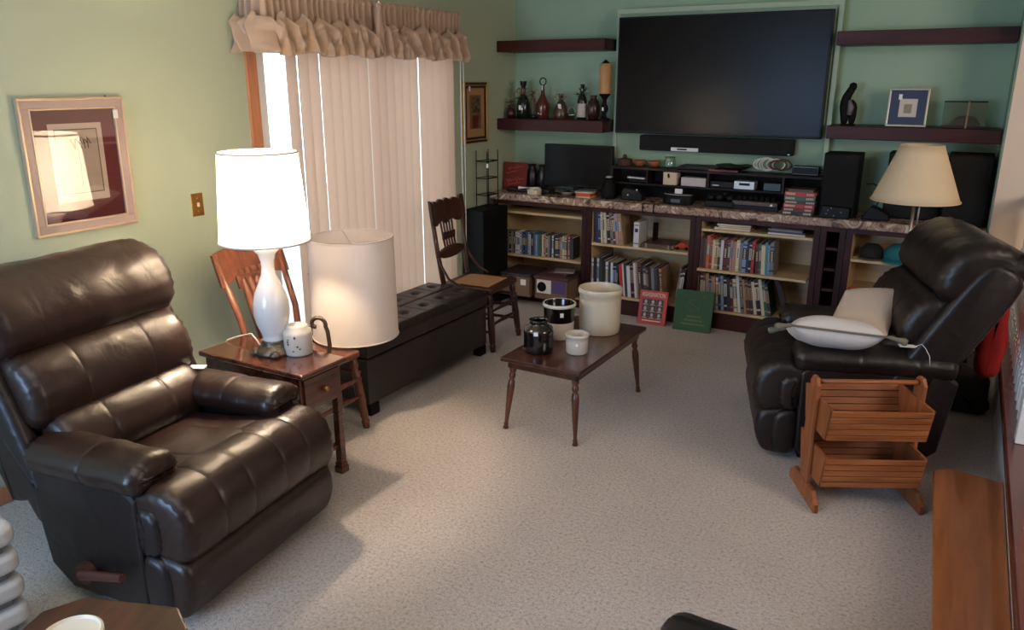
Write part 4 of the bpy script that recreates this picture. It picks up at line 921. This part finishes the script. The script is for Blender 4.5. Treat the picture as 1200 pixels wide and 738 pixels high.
for nm, m_, rr, sd, cx in (('white_cable', MATS['white_cord'], .062, 1, -.02), ('brown_cable', mat('brown_cord', S(96,64,52), .6), .055, 5, .05)):
    r = random.Random(sd)
    for k in range(5 if nm[0] == 'w' else 4):
        r1, r2, ph, ox, tl = rr*r.uniform(.7, 1.15), rr*r.uniform(.7, .95), r.uniform(0, 6), cx+r.uniform(-.05, .05)*(1 if nm[0] == 'w' else .5), r.uniform(.5, .9)
        MB().tube([(ox+r1*math.cos(2*PI*q/32), .012*math.sin(4*PI*q/32+ph)+.02*math.cos(2*PI*q/32)*tl, .066+(r2*.85)*math.sin(2*PI*q/32)) for q in range(32)], .0048, 7, closed=True).build(nm, m_, t, True)
t = thing('tabletop_radio', 'black radio with a thin silver border on the right end of the hutch', 'radio', (-1.01, 6.13, ZT))
MB().box(-.105, .085, -.04, .04, .004, .068).build('radio_body', m_black, t, bev=.006)
b = MB(); b.tube([(-.098,-.0415,.010),(.078,-.0415,.010),(.078,-.0415,.062),(-.098,-.0415,.062)], .0018, 6, closed=True); b.build('silver_border', m_silver, t)
MB().cyl((-.06,0,.068),(-.01,.01,.082),.002).build('antenna', m_silver, t); MB().cyl((.085,0,.035),(.10,0,.035),.014).build('tuning_knob', m_black, t, True, auto=40)
# inside the hutch
ZM = 1.061
tag(MB().box(-.09, .06, -.02, .02, 0, .014).build('silver_remote', m_silver, bev=.003, loc=(-2.30, 6.08, ZM+.03), rot=(0, .03, 0)), 'thin silver device in the leftmost compartment of the hutch', 'device')
tag(MB().box(-.09, .06, -.02, .07, 0, .029).build('black_device', m_black, bev=.003, loc=(-2.30, 6.12, ZM)), 'black box under the thin silver device in the hutch', 'device')
t = thing('tissue_box', 'cream tissue box with a dark mark in the hutch', 'box', (-2.03, 6.10, ZM)); MB().box(-.056, .056, -.04, .05, 0, .098).build('box_body', mat('cream_card', S(212,190,160), .6), t, bev=.004)
MB().prism([(-.022,.085),(-.008,.09),(.0,.065),(-.004,.052),(-.016,.055)], -.0425, -.040, 'y').build('dark_print', m_blackm, t)
tag(MB().box(-.098, .098, -.04, .05, 0, .066).build('white_box', mat('pale_grey_box', S(196,184,180), .5), bev=.003, loc=(-1.84, 6.10, ZM)), 'long pale grey box next to the tissue box in the hutch', 'box')
t = thing('black_tuner', 'black tuner with tiny silver mark in the middle compartment of the hutch', 'player', (-1.612, 6.12, ZM)); MB().box(-.10, .08, -.045, .06, 0, .05).build('tuner_body', m_black, t, bev=.004); MB().box(-.08,-.03,-.0465,-.045,.015,.022).build('badge', m_silver, t)
t = thing('cd_player', 'silver-fronted disc player with a dark slot in the hutch', 'player', (-1.45, 6.105, ZM)); MB().box(-.075, .08, -.04, .06, 0, .062).build('player_body', m_silver, t, bev=.004); MB().box(-.035,.045,-.0415,-.040,.03,.048).build('display', m_black, t)
tag(MB().box(-.085, .042, -.04, .06, 0, .058).build('dark_green_device', mat('dark_green_plastic', S(34,48,44), .35), bev=.004, loc=(-1.25+.03, 6.115, ZM)), 'dark green-black device right of the silver-fronted player in the hutch', 'device')
tag(MB().box(-.14, .13, -.04, .06, 0, .035).build('black_player', m_black, bev=.004, loc=(-1.01, 6.115, ZM)), 'slim black player in the rightmost compartment of the hutch', 'player')
# on the counter before the hutch
t = thing('clock_radio', 'black clock radio with a small display and a player docked on top, on the counter', 'radio', (-1.92, 5.96, Z))
MB().lathe([(0,0),(.115,0),(.122,.02),(.118,.07),(.10,.078),(0,.08)], 36, sy=.55).build('radio_body', m_black, t, True, auto=50); MB().box(-.036,.036,-.071,-.062,.02,.045).build('display', mat('grey_display', S(96,104,110), .2), t)
MB().tube([(.11*math.cos(a_), .058*math.sin(a_), .077) for a_ in [PI+PI*q/16 for q in range(17)]], .003, 6).build('silver_band', m_silver, t, True)
MB().box(-.028,.032,-.010,.0,.08,.118).build('docked_player', m_tag, t, bev=.003)
t = thing('game_controller_dock', 'dark gadget cluster with round knobs beside the clock radio', 'gadget', (-1.58, 5.98, Z)); t.name = 'dark_gadget'
MB().box(-.12, .10, -.05, .06, 0, .05).build('gadget_base', m_black, t, bev=.01)
for k, (x, z, r) in enumerate([(-.08,.07,.028),(-.02,.075,.035),(.06,.07,.03),(.02,.10,.02)]): MB().lathe([(0,-r),(r*.7,-r*.7),(r,0),(r*.7,r*.7),(0,r)], 18, (x, -.02, z)).build('round_knob', m_black, t, True)
t = thing('vhs_recorder', 'wide brown and black stereo deck on the counter', 'player', (-1.33, 6.0, Z)); t.name = 'stereo_deck'
MB().box(-.17, .17, -.06, .05, 0, .030).build('deck_lower', m_black, t, bev=.003); MB().box(-.165, .165, -.062, .05, .031, .062).build('deck_upper', mat('brown_deck_front', S(76,58,48), .4), t, bev=.003)
MB().prism([(.11,.036),(.135,.036),(.1225,.055)], -.0645, -.062, 'y').build('triangle_mark', m_tag, t)
for k in range(7): MB().lathe([(0,0),(.018,0),(.016,.03),(0,.034)], 14, (-.13+.042*k, .0, .062)).build('control_knob', m_blackm, t, True)
t = thing('black_handset', 'black handset with white dots left of the clock radio under the hutch', 'phone', (-2.30, 5.99, Z)); t.name = 'black_telephone'
MB().prism([(-.09,0),(.09,0),(.085,.05),(.05,.085),(-.07,.10),(-.09,.06)], -.05, .05, 'y').build('phone_body', m_black, t, bev=.01)
for x, z in ((.045,.09),(-.03,.045)): MB().lathe([(0,-.008),(.008,0),(0,.008)], 12, (x,-.055,z)).build('white_dot', m_tag, t, True)
# stack of six books
zz = Z
for k, (c, h_, tx) in enumerate([('black', .026, 1), ('dark red', .024, 1), ('red', .028, 1), ('maroon', .024, 1), ('green', .030, 1), ('red', .032, 1), ('brown', .018, 0)]):
    t = thing('hardback_book', '%s book lying flat, %s of seven stacked beside the box speaker' % (c, ['lowest','second lowest','third lowest','middle one','third from the top','second from the top','topmost'][k]), 'book', (-1.0+rnd.uniform(-.008,.008), 5.93, zz), rnd.uniform(-.06, .06), 'hardbacks stacked on the counter')
    wv = .105 if k < 6 else .085
    b = MB(); b.box(-wv,wv,-.07,.075,0,.003); b.box(-wv,wv,-.07,.075,h_-.003,h_); b.box(-wv,wv,-.073,-.068,0,h_); b.build('cover', cmat(c), t); MB().box(-wv+.004,wv-.004,-.067,.072,.003,h_-.003).build('pages', m_paper, t)
    if tx:
        b = MB(); r = random.Random(k*3+1)
        for x0, x1 in ((-.095, -.095+r.uniform(.05,.09)), (.045, .09)):
            x = x0
            while x < x1: q = r.uniform(.006,.010); b.box(x, x+q, -.0745, -.073, h_*.25, h_*.75); x += q+.003
        b.build('spine_lettering', cmat('cream'), t)
    zz += h_+.0004
# speakers
def speaker(name, label, loc, w_, d_, h_, badge=None, dots=False):
    t = thing(name, label, 'speaker', loc)
    MB().box(-w_/2, w_/2, -d_/2, d_/2, 0, h_).build('speaker_cabinet', m_blackm, t, bev=.004); MB().box(-w_/2+.008, w_/2-.008, -d_/2-.012, -d_/2, .01 if not dots else .07, h_-.01).build('speaker_grille', m_grille, t, bev=.005)
    if badge: MB().box(badge-.022, badge+.022, -d_/2-.0135, -d_/2-.012, h_-.06, h_-.052).build('badge', m_silver, t)
    return t
speaker('bookshelf_speaker', 'black box speaker on the counter right of the stacked hardbacks', (-.755, 6.02, Z), .235, .22, .44)
b = MB(); b.prism([(-.10,0),(.10,0),(.10,.075),(-.08,.085)], -.03, .03, 'y')
t = thing('black_player', 'small black gadget with white dots before the left box speaker', 'gadget', (-.76, 5.87, Z)); b.build('gadget_body', m_black, t, bev=.006)
for x, z in ((-.05,.03),(-.04,.055),(.045,.045),(-.02,.07),(.0,.02)): MB().lathe([(0,-.004),(.004,0),(0,.004)], 8, (x,-.033,z)).build('white_dot', m_tag, t)
speaker('tower_speaker', 'tall black speaker with silver badge at the right end of the counter', (.02, 6.08, Z), .26, .28, .46, badge=.0)
speaker('tower_speaker', 'wide black speaker behind the cream lampshade on the counter', (-.30, 6.16, Z), .35, .2, .45)
tag(MB().prism([(-.09,0),(.09,0),(.08,.045),(.03,.075),(-.03,.10),(-.07,.05)], -.05, .05, 'y').build('black_shoe_shaped_case', m_black, bev=.01, loc=(-.50, 5.93, Z)), 'black rounded case on the counter between the speakers', 'case')
tag(MB().tube([(-.60,6.1,1.15),(-.56,6.12,1.155),(-.52,6.14,1.13),(-.50,6.2,1.08),(-.52,6.14,1.0),(-.56,6.05,Z+.006),(-.60,6.02,Z+.006)], .004, 8).build('speaker_wire', m_blackm, None, True), 'thin black wire looping beside the left box speaker', 'wire')
# subwoofer box and wire rack in the corner
tag(MB().box(-.10, .10, -.2, .2, 0, .83).build('tall_speaker', m_blackm, bev=.006, loc=(-3.47-.0, 5.60, 0)), 'tall black box standing behind the pressed-back chair beside the bookcase', 'speaker').location = (-3.475, 5.62, 0)
t = thing('wire_rack', 'tall black wire rack with three tiers standing on the black box in the corner', 'rack', (-3.50, 5.70, .83), .0)
FP = [(-.06,-.085),(.055,-.10),(.045,.09),(-.05,.09)]
for x, y_ in FP:
    MB().cyl((x, y_, 0), (x, y_, .45), .004, seg=8).build('upright', m_iron, t, True); MB().lathe([(0,0),(.009,.006),(.006,.014),(0,.02)], 10, (x, y_, .45)).build('copper_finial', mat('copper_tip', S(150,84,56), .4, metal=.5), t, True)
for z in (.10, .24, .38):
    MB().tube([(x, y_, z) for x, y_ in FP], .0035, 6, closed=True).build('tier_ring', m_iron, t); MB().tube([(FP[1][0], FP[1][1], z), (0, 0, z-.01), (FP[2][0], FP[2][1], z)], .006, 6).build('tier_cradle', m_iron, t, True)
MB().box(-.009,.009,-.001,.001,-.018,.018).build('price_tag', m_tag, t, loc=(.064, -.11, .35))
# ============================================================ SHELF ORNAMENTS
SZ = 1.541
m_dg = mat('dark_bottle_glass', S(22,30,22), .12, coat=.3); m_rb = mat('reddish_brown_glass', S(92,36,26), .25, coat=.3); m_rib = mat('raffia_ribbon', S(150,122,96), .8)
def bow(parent, z, r=.05, seed=0, n=5):
    rr = random.Random(seed)
    for k in range(n):
        a = rr.uniform(0, 6.28); L = r*rr.uniform(.7, 1.2)
        MB().tube([(0,0,z),(L*.5*math.cos(a),L*.5*math.sin(a)-.01,z+.03),(L*math.cos(a),L*math.sin(a)-.015,z+.005),(L*.5*math.cos(a),L*.4*math.sin(a)-.02,z-.01),(0,-.01,z)], .005, 6).build('ribbon_loop', m_rib, parent, True)
def leaves(parent, z, r, h_, n, seed, m_):
    rr = random.Random(seed); b = MB()
    for k in range(n):
        a = rr.uniform(0, 6.28); L = rr.uniform(.5, 1)*r; zz = z+rr.uniform(0, h_); M = Matrix.Translation((0, 0, zz)) @ Matrix.Rotation(a, 4, 'Z') @ Matrix.Rotation(rr.uniform(-.9, .3), 4, 'Y')
        b.add([(0,0,0),(L*.5,-.010,.006),(L,0,0),(L*.5,.010,.006),(L*.5,0,-.001)], [(0,1,4),(1,2,4),(2,3,4),(3,0,4)], M=M)
    b.build('leaf_spray', m_, parent, solid=.0012)
t = thing('decorated_bottle', 'tall dark green decorated bottle with ribbon, leaves and white tag', 'bottle', (-3.42, 6.17, SZ))
MB().lathe([(0,.001),(.052,0),(.058,.01),(.058,.12),(.045,.16),(.022,.20),(.018,.26),(.028,.285),(.03,.31),(.0,.31)], 28).build('bottle_body', m_dg, t, True, auto=50); bow(t, .22, .07, 1, 6)
MB().box(-.012,.012,-.001,.001,-.02,.02).build('white_tag', m_tag, t, loc=(0,-.061,.09)); leaves(t, .10, .09, .12, 22, 3, mat('dried_leaves', S(104,88,68), .8))
t = thing('dried_flower_jar', 'low dark jar with dried pink flowers, leftmost thing on the bottle shelf', 'jar', (-3.53, 6.14, SZ))
MB().lathe([(0,.001),(.032,0),(.042,.03),(.036,.07),(.025,.085),(0,.085)], 24).build('jar_body', mat('dark_red_glass', S(60,24,22), .3), t, True); leaves(t, .07, .06, .08, 24, 7, mat('dried_pink', S(120,72,64), .8))
t = thing('dried_stem_bunch', 'bunch of dried brown stems right of the tall green bottle', 'bouquet', (-3.325, 6.18, SZ))
r = random.Random(12)
for k in range(7): MB().tube([(r.uniform(-.01,.01), 0, 0), (r.uniform(-.02,.02), r.uniform(-.02,.02), .12), (r.uniform(-.045,.045), r.uniform(-.03,.03), r.uniform(.17,.25))], .003, 6).build('stem', m_rib, t, True)
leaves(t, .12, .045, .10, 20, 15, MATS['dried_leaves']); MB().lathe([(0,.001),(.03,0),(.024,.03),(0,.035)], 16).build('bunch_base', m_dg, t, True)
t = thing('swing_top_bottle', 'reddish-brown swing-top bottle with a ring stopper and white painted flower', 'bottle', (-3.235, 6.18, SZ))
MB().lathe([(0,.001),(.045,0),(.05,.008),(.060,.09),(.057,.12),(.038,.16),(.018,.20),(.013,.25),(.013,.28),(.0,.28)], 28).build('bottle_body', m_rb, t, True, auto=50)
MB().tube([(.03*math.cos(2*PI*k/24), 0, .305+.03*math.sin(2*PI*k/24)) for k in range(24)], .005, 8, closed=True).build('ring_stopper', m_iron, t, True); MB().box(-.004,.004,-.016,-.012,.235,.275).build('stopper_label', m_tag, t)
b = MB()
for x, z in ((0,.055),(.012,.07),(-.012,.045),(-.006,.075),(.008,.04)): b.lathe([(0,0),(.008,.001),(0,.003)], 8, M=Matrix.Translation((x,-.052,z)) @ Matrix.Rotation(PI/2, 4, 'X'))
b.build('painted_flower', m_tag, t)
t = thing('rounded_bottle', 'rounded dark bottle filled with potpourri, ribbon bow and white tag', 'bottle', (-3.06, 6.18, SZ))
MB().lathe([(0,.001),(.058,0),(.064,.01),(.062,.05),(.052,.10),(.035,.135),(.02,.15),(.018,.175),(.022,.185),(0,.185)], 28).build('bottle_body', mat('potpourri_glass', S(78,52,38), .3, var=.5, vscale=60, coat=.3), t, True, auto=50); bow(t, .175, .06, 4, 7)
MB().box(-.014,.014,-.001,.001,-.02,.02).build('white_tag', m_tag, t, loc=(.015,-.058,.105), rot=(.3,0,0))
t = thing('wine_bottle', 'green wine bottle with a white label and leaf sprig', 'bottle', (-2.865, 6.18, SZ))
MB().lathe([(0,.001),(.036,0),(.040,.008),(.040,.15),(.034,.18),(.017,.21),(.015,.27),(.017,.273),(.017,.285),(0,.285)], 28).build('bottle_body', m_dg, t, True, auto=50); MB().lathe([(.0408,.02),(.0408,.13)], 28, cap=False).build('white_label', mat('label_paper', S(196,186,176), .7), t, True); MB().lathe([(.012,.286),(.012,.300),(0,.31)], 14).build('silver_stopper', m_silver, t, True)
leaves(t, .19, .09, .03, 18, 9, mat('green_sprig', S(52,84,52), .6))
t = thing('glass_basket', 'small pale glass basket left of the wine bottle', 'basket', (-2.945, 6.15, SZ)); MB().lathe([(0,.002),(.02,0),(.035,.03),(.04,.05)], 22).build('glass_wall', clear('pale_glass', (.7,.76,.68,1), .2), t, True); MB().tube([(.036*math.cos(PI*k/14), 0, .05+.05*math.sin(PI*k/14)) for k in range(15)], .004, 6).build('basket_handle', mat('pale_green_glass', S(140,156,134), .2), t, True)
t = thing('brown_vase', 'oval dark brown vase between the wine bottle and the candle stand', 'vase', (-2.76, 6.18, SZ)); MB().lathe([(0,.001),(.036,0),(.052,.05),(.056,.095),(.045,.145),(.026,.168),(.024,.185),(.032,.197),(.026,.195),(0,.18)], 28).build('vase_body', mat('dark_brown_glaze', S(60,34,30), .25), t, True)
t = thing('candle_stand', 'tall tan carved candle on a turned black stand beside the television', 'candle', (-2.645, 6.14, SZ))
MB().lathe([(0,.001),(.055,0),(.052,.012),(.022,.025),(.016,.05),(.030,.08),(.032,.10),(.018,.13),(.015,.16),(.032,.19),(.045,.20),(.046,.21),(0,.21)], 28).build('turned_stand', m_blackm, t, True, auto=50)
MB().lathe([(0,.21),(.048,.211),(.049,.44),(.044,.445),(0,.445)], 28).build('candle', mat('tan_carved_wax', S(190,144,94), .5, var=.18, vscale=14), t, True, auto=50); MB().lathe([(.036,.446),(.02,.46),(0,.478)], 18).build('black_cap', m_blackm, t, True)
MB().box(-.008,.008,-.001,.001,-.014,.014).build('white_tag', m_tag, t, loc=(0,-.034,.09))
# right shelf
SR = 1.551
t = thing('abstract_figurine', 'black abstract embracing figurine with a grey inset on the right shelf', 'figurine', (-.785, 6.18, SR))
MB().tube([(-.025,0,0),(-.022,0,.06),(-.035,0,.13),(-.028,0,.19),(-.005,0,.225),(.008,0,.26)], [.024,.030,.036,.032,.026,.030], 14).build('taller_figure', m_blackm, t, True, sub=1)
MB().lathe([(0,-.032),(.022,-.02),(.027,0),(.022,.02),(0,.03)], 18, (.010,0,.262)).build('figure_head', m_blackm, t, True)
MB().tube([(.022,0,0),(.028,0,.05),(.03,0,.10),(.03,0,.14),(.0,0,.175)], [.022,.026,.024,.026,.014], 12).build('smaller_figure', m_blackm, t, True, sub=1)
MB().tube([(.008,-.024,.07),(.014,-.028,.12),(.002,-.028,.17)], [.016,.022,.010], 10).build('grey_inset', mat('grey_stone', S(112,104,106), .5), t, True)
MB().box(-.05,.05,-.028,.028,0,.008).build('figure_base', m_blackm, t, bev=.003)
t = thing('small_framed_print', 'small silver-framed print with navy mat leaning on the right shelf', 'picture', (-.41, 6.12, SR)); t.rotation_euler = (math.radians(-7), 0, 0)
b = MB(); w2, h2 = .125, .255
b.box(-w2,w2,0,.016,0,.014); b.box(-w2,w2,0,.016,h2-.014,h2); b.box(-w2,-w2+.014,0,.016,.014,h2-.014); b.box(w2-.014,w2,0,.016,.014,h2-.014); b.build('frame', mat('champagne_silver', S(176,166,150), .35, metal=.6), t, bev=.003)
MB().box(-w2+.013,w2-.013,.006,.012,.013,h2-.013).build('navy_mat', cmat('navy'), t); MB().box(-.052,.058,.0045,.006,.065,.185).build('print', mat('print_paper', S(206,198,186), .7), t); MB().box(-.022,.026,.0035,.0045,.09,.15).build('etching', mat('etching_brown', S(150,134,112), .7, var=.3, vscale=70), t)
MB().box(-.062,-.040,.0025,.0035,.18,.215).build('white_tag', m_tag, t)
t = thing('glass_display_case', 'glass display case holding a dark helmet on the right shelf', 'case', (-.065, 6.17, SR))
m_cg = clear('case_glass', (.86,.90,.86,1), .10)
b = MB(); b.box(-.125,.125,-.07,-.068,.012,.165); b.box(-.125,.125,.068,.07,.012,.165); b.box(-.125,-.123,-.068,.068,.012,.165); b.box(.123,.125,-.068,.068,.012,.165); b.box(-.125,.125,-.07,.07,.165,.167); b.build('glass_panel', m_cg, t)
MB().box(-.13,.13,-.075,.075,0,.012).build('case_base', m_dwood, t, bev=.002); 
b = MB(); b.tube([(-.125,-.07,.168),(.125,-.07,.168),(.125,.07,.168),(-.125,.07,.168)], .003, 6, closed=True); b.build('case_edge', m_iron, t)
tag(MB().lathe([(.085,.0),(.088,.015),(.065,.045),(.045,.06),(0,.066)], 22, sy=.62).build('dark_helmet', mat('dark_brown_felt', S(50,30,26), .7), None, True, loc=(-.055, 6.17, SR+.0125)), 'dark brown rounded hat inside the glass display case', 'hat')
tag(MB().tube([(0,0,.17),(-.002,0,.0),(-.006,-.003,-.005),(-.01,-.004,-.02)], .006, 6).build('tan_ribbon', m_rib, None, loc=(-.045, 6.094, SR), rot=(0,0,0)), 'tan ribbon hanging down the front of the glass display case', 'ribbon')
# ============================================================ WALL THINGS
t = thing('framed_print', 'large silver-framed print with dark red mat on the left wall', 'picture', (XL+.002, 2.215, 1.475)); t.rotation_euler = (0, math.radians(1.0), 0)
fw_, fh_ = .252, .305
def framebox(b, w_, h_, wd, x0, x1):
    b.box(x0,x1,-w_,w_,h_-wd,h_); b.box(x0,x1,-w_,w_,-h_,-h_+wd); b.box(x0,x1,-w_,-w_+wd,-h_+wd,h_-wd); b.box(x0,x1,w_-wd,w_,-h_+wd,h_-wd); return b
framebox(MB(), fw_, fh_, .012, 0, .026).build('outer_frame', mat('pale_champagne', S(206,180,152), .35, metal=.4), t, bev=.003)
framebox(MB(), fw_-.011, fh_-.011, .036, 0, .020).build('grey_frame_band', mat('taupe_grey_band', S(160,140,134), .5), t, bev=.002)
framebox(MB(), fw_-.046, fh_-.046, .008, 0, .023).build('inner_lip', MATS['pale_champagne'], t, bev=.002)
MB().box(0, .010, -fw_+.05, fw_-.05, -fh_+.05, fh_-.05).build('red_mat', mat('dark_red_mat', S(92,22,26), .8), t)
MB().box(.010, .012, -.128, .128, -.165, .19).build('white_mat', mat('ivory_mat', S(214,190,170), .8), t)
MB().box(.012, .0125, -.104, .104, -.13, .165).build('print_border', mat('print_dark_line', S(70,56,48), .7), t); MB().box(.0125, .013, -.099, .099, -.125, .160).build('print', mat('print_sepia', S(188,166,146), .7, var=.12, vscale=12), t)
b = MB(); r = random.Random(2)
for k in range(5):
    p = [(.0135, -.02+.018*k+r.uniform(-.01,.01), .075), (.0135, -.03+.02*k, .10+r.uniform(0,.02)), (.0135, .0+.012*k, .125+r.uniform(-.01,.01)), (.0135, .01+.014*k, .095)]; b.tube(p, .002, 5)
b.tube([(.0135,0,.08),(.0135,.004,0),(.0135,0,-.10)], .0012, 5)
b.build('sketched_figures', MATS['print_dark_line'], t)
MB().box(.0165, .0175, -fw_+.05, fw_-.05, -fh_+.05, fh_-.05).build('frame_glass', clear('picture_glass', (1,1,1,1), .13), t)
MB().box(.024,.025,.19,.215,.205,.245).build('white_tag', m_tag, t); MB().lathe([(0,0),(.006,.002),(0,.008)], 10, (.01,.17,fh_)).build('wall_hook', m_iron, t)
t = thing('switch_plate', 'aged brass light switch plate on the left wall beside the lit lamp', 'switch', (XL, 2.845, 1.207))
MB().box(0, .006, -.038, .038, -.062, .062).build('plate', m_brass, t, bev=.003); MB().box(.006, .016, -.006, .006, -.010, .012).build('toggle', mat('ivory_toggle', S(226,206,170), .4), t, bev=.002)
for z in (-.035, .035): MB().lathe([(0,0),(.004,.0),(0,.002)], 10, M=Matrix.Translation((.006,0,z)) @ Matrix.Rotation(PI/2, 4, 'Y')).build('screw', m_gold, t)
t = thing('gilt_framed_art', 'small gilt and dark framed still life on the left wall between blinds and shelves', 'picture', (XL+.002, 5.655, 1.60))
framebox(MB(), .19, .245, .03, 0, .022).build('gilt_frame', m_gold, t, bev=.004); framebox(MB(), .162, .217, .022, .0, .018).build('dark_inner_frame', mat('dark_red_frame', S(54,24,18), .4), t)
b = MB(); b.box(0, .024, -.16, .16, .220, .240); b.box(0, .024, -.16, .16, -.240, -.220); b.build('dark_corner_band', MATS['dark_red_frame'], t)
MB().box(0, .010, -.145, .145, -.20, .20).build('tan_mat', mat('tan_mat_board', S(178,132,88), .8), t); MB().box(.010, .012, -.085, .085, -.13, .14).build('painting', mat('still_life_ground', S(118,86,56), .7, var=.25, vscale=14), t)
MB().prism([(-.04,-.12),(.04,-.12),(.05,-.02),(-.05,-.02)], .012, .013, 'x').build('painted_red_vase', cmat('dark red'), t)
b = MB(); r = random.Random(4)
for k in range(30): yy, zz = r.uniform(-.06,.06), r.uniform(-.0,.12); b.lathe([(0,0),(.011,.0),(0,.001)], 7, M=Matrix.Translation((.0125+k*.00002, yy, zz)) @ Matrix.Rotation(PI/2, 4, 'Y'))
b.build('painted_foliage', mat('painted_dark_green', S(56,58,40), .7), t)
MB().box(.022,.0235,-.115,-.09,.17,.21).build('white_tag', m_tag, t)
# ============================================================ FLOOR LAMP
t = thing('floor_lamp', 'floor lamp with a flared cream shade standing behind the right recliner', 'lamp', (-.245, 5.30, 0))
MB().lathe([(0,0),(.13,0),(.13,.012),(.03,.03),(.012,.05),(0,.05)], 32).build('lamp_base', m_brass, t, True, auto=40); MB().cyl((0,0,.04), (0,0,1.41), .010).build('lamp_pole', mat('satin_nickel', S(170,160,148), .3, metal=.8), t, True)
MB().cyl((.03,0,.9), (.03,0,1.25), .005).build('pull_rod', MATS['satin_nickel'], t, True)
s_ = lampshade(MB(), .243, .118, 1.165, 1.488, 64).build('lamp_shade', mat('cream_pleated_shade', S(222,200,164), .8), t, True); s_.modifiers.new('t', 'SOLIDIFY').thickness = .002
ring(.245, 1.165, .004, MATS['cream_pleated_shade'], 'shade_trim', s_, 64); ring(.118, 1.488, .003, MATS['cream_pleated_shade'], 'shade_trim', s_); spider(.117, 1.485, 1.40, t)
# ============================================================ RAILING
t = thing('stair_railing', 'white turned-baluster railing with dark handrail along the raised floor edge', 'railing', (.378, 0, .356))
y0, y1 = 3.72, 5.78
MB().box(-.035, .035, y0, y0+.07, 0.011, .86).build('newel_post', m_white, t, bev=.004); MB().box(-.045, .045, y0-.01, y0+.08, .86, .88).build('newel_cap', m_white, t, bev=.004)
MB().prism([(-.032,.77),(.032,.77),(.036,.79),(.022,.82),(-.022,.82),(-.036,.79)], y0+.06, y1, 'y').build('handrail', wood('grey_brown_handrail', S(92,70,56), S(128,102,84), .35, 'Y', 3), t, bev=.004)
BP = [(.018,0),(.018,.16),(.014,.17),(.020,.19),(.013,.22),(.016,.30),(.021,.40),(.017,.50),(.011,.60),(.018,.63),(.011,.66),(.014,.80),(.016,.84),(.018,.86),(.018,1)]
for k in range(15): MB().turned((0, y0+.18+k*.128, .011), (0, y0+.18+k*.128, .772), BP, 14).build('baluster', m_white, t, True, auto=35)
# step
t = thing('wooden_step', 'long orange-brown oak step box at the foot of the raised floor', 'step', (0, 0, 0))
MB().prism([(.125,2.2),(.332,2.2),(.332,3.72),(.13,3.76),(.062,3.70)], .150, .178, 'z').build('tread', m_stepwood, t, bev=.006); MB().box(.135, .325, 2.22, 3.69, 0, .150).build('step_box', m_stepwood, t)
# red bag, dark bag
t = thing('red_bag', 'red fabric bag hanging behind the right recliner against the railing', 'bag', (.22, 4.62, .366))
puff([(-.04,0),(.05,0),(.07,.15),(.06,.36),(.03,.42),(-.02,.40),(-.06,.2)], -.16, .16, .05, lambda p, q, s_: (p, s_, q), nt=18, n=30, wr=.012, seed=31).build('bag_body', mat('red_cloth', S(150,18,16), .8), t, True)
t.location = (.235, 4.72, .368)
t = thing('dark_duffel_bag', 'dark patterned duffel bag on the carpet behind the right recliner', 'bag', (.15, 5.12, 0))
puff([(-.12,0),(.12,0),(.14,.10),(.11,.24),(.0,.29),(-.11,.24),(-.14,.10)], -.2, .2, .08, lambda p, q, s_: (p, s_, q), nt=20, n=34, wr=.02, seed=41).build('bag_body', mat('dark_camo_cloth', S(46,42,38), .85, var=.5, vscale=16), t, True)
MB().tube([(0,-.1,.27),(0,-.09,.32),(0,0,.345),(0,.09,.32),(0,.1,.27)], .009, 8).build('bag_handle', m_blackm, t, True)
# ============================================================ FOREGROUND LEFT
t = thing('side_table', 'dark walnut tabletop corner at the bottom left carrying a white candle', 'table', (-1.78, .88, 0), math.radians(20))
b = MB(); b.prism([(-.22,-.28),(.22,-.28),(.22,.16),(.14,.24),(-.14,.24),(-.22,.16)], .425, .45, 'z'); b.build('tabletop', m_walnut, t, bev=.006)
for sx in (-.15, .15):
    for sy in (-.2, .13): MB().turned((sx, sy, 0), (sx, sy, .425), LP, 14).build('leg', m_walnutz, t, True)
tag(MB().lathe([(0,.0),(.068,0),(.072,.01),(.074,.05),(.074,.078),(.068,.082),(.064,.074),(0,.072)], 40).build('white_candle', mat('ivory_wax', S(232,218,196), .4), None, True, auto=50, loc=(-1.775, .885, .451)), 'ivory pillar candle on the dark tabletop at the bottom left', 'candle')
t = thing('ribbed_planter', 'pale blue-grey ribbed stand of rounded stacked slats at the left edge', 'stand', (-2.68, .99, 0), math.radians(-6))
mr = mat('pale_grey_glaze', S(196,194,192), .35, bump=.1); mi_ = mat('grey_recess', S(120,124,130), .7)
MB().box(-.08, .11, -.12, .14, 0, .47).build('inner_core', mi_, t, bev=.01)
for k in range(5):
    pl = rrect(-.11, .145, -.16, .18, .045, 5); b = MB(); b.prism(pl, .012+.098*k, .012+.098*k+.066, 'z'); b.build('rounded_slat', mr, t, True, bev=.018, seg=4, auto=50)
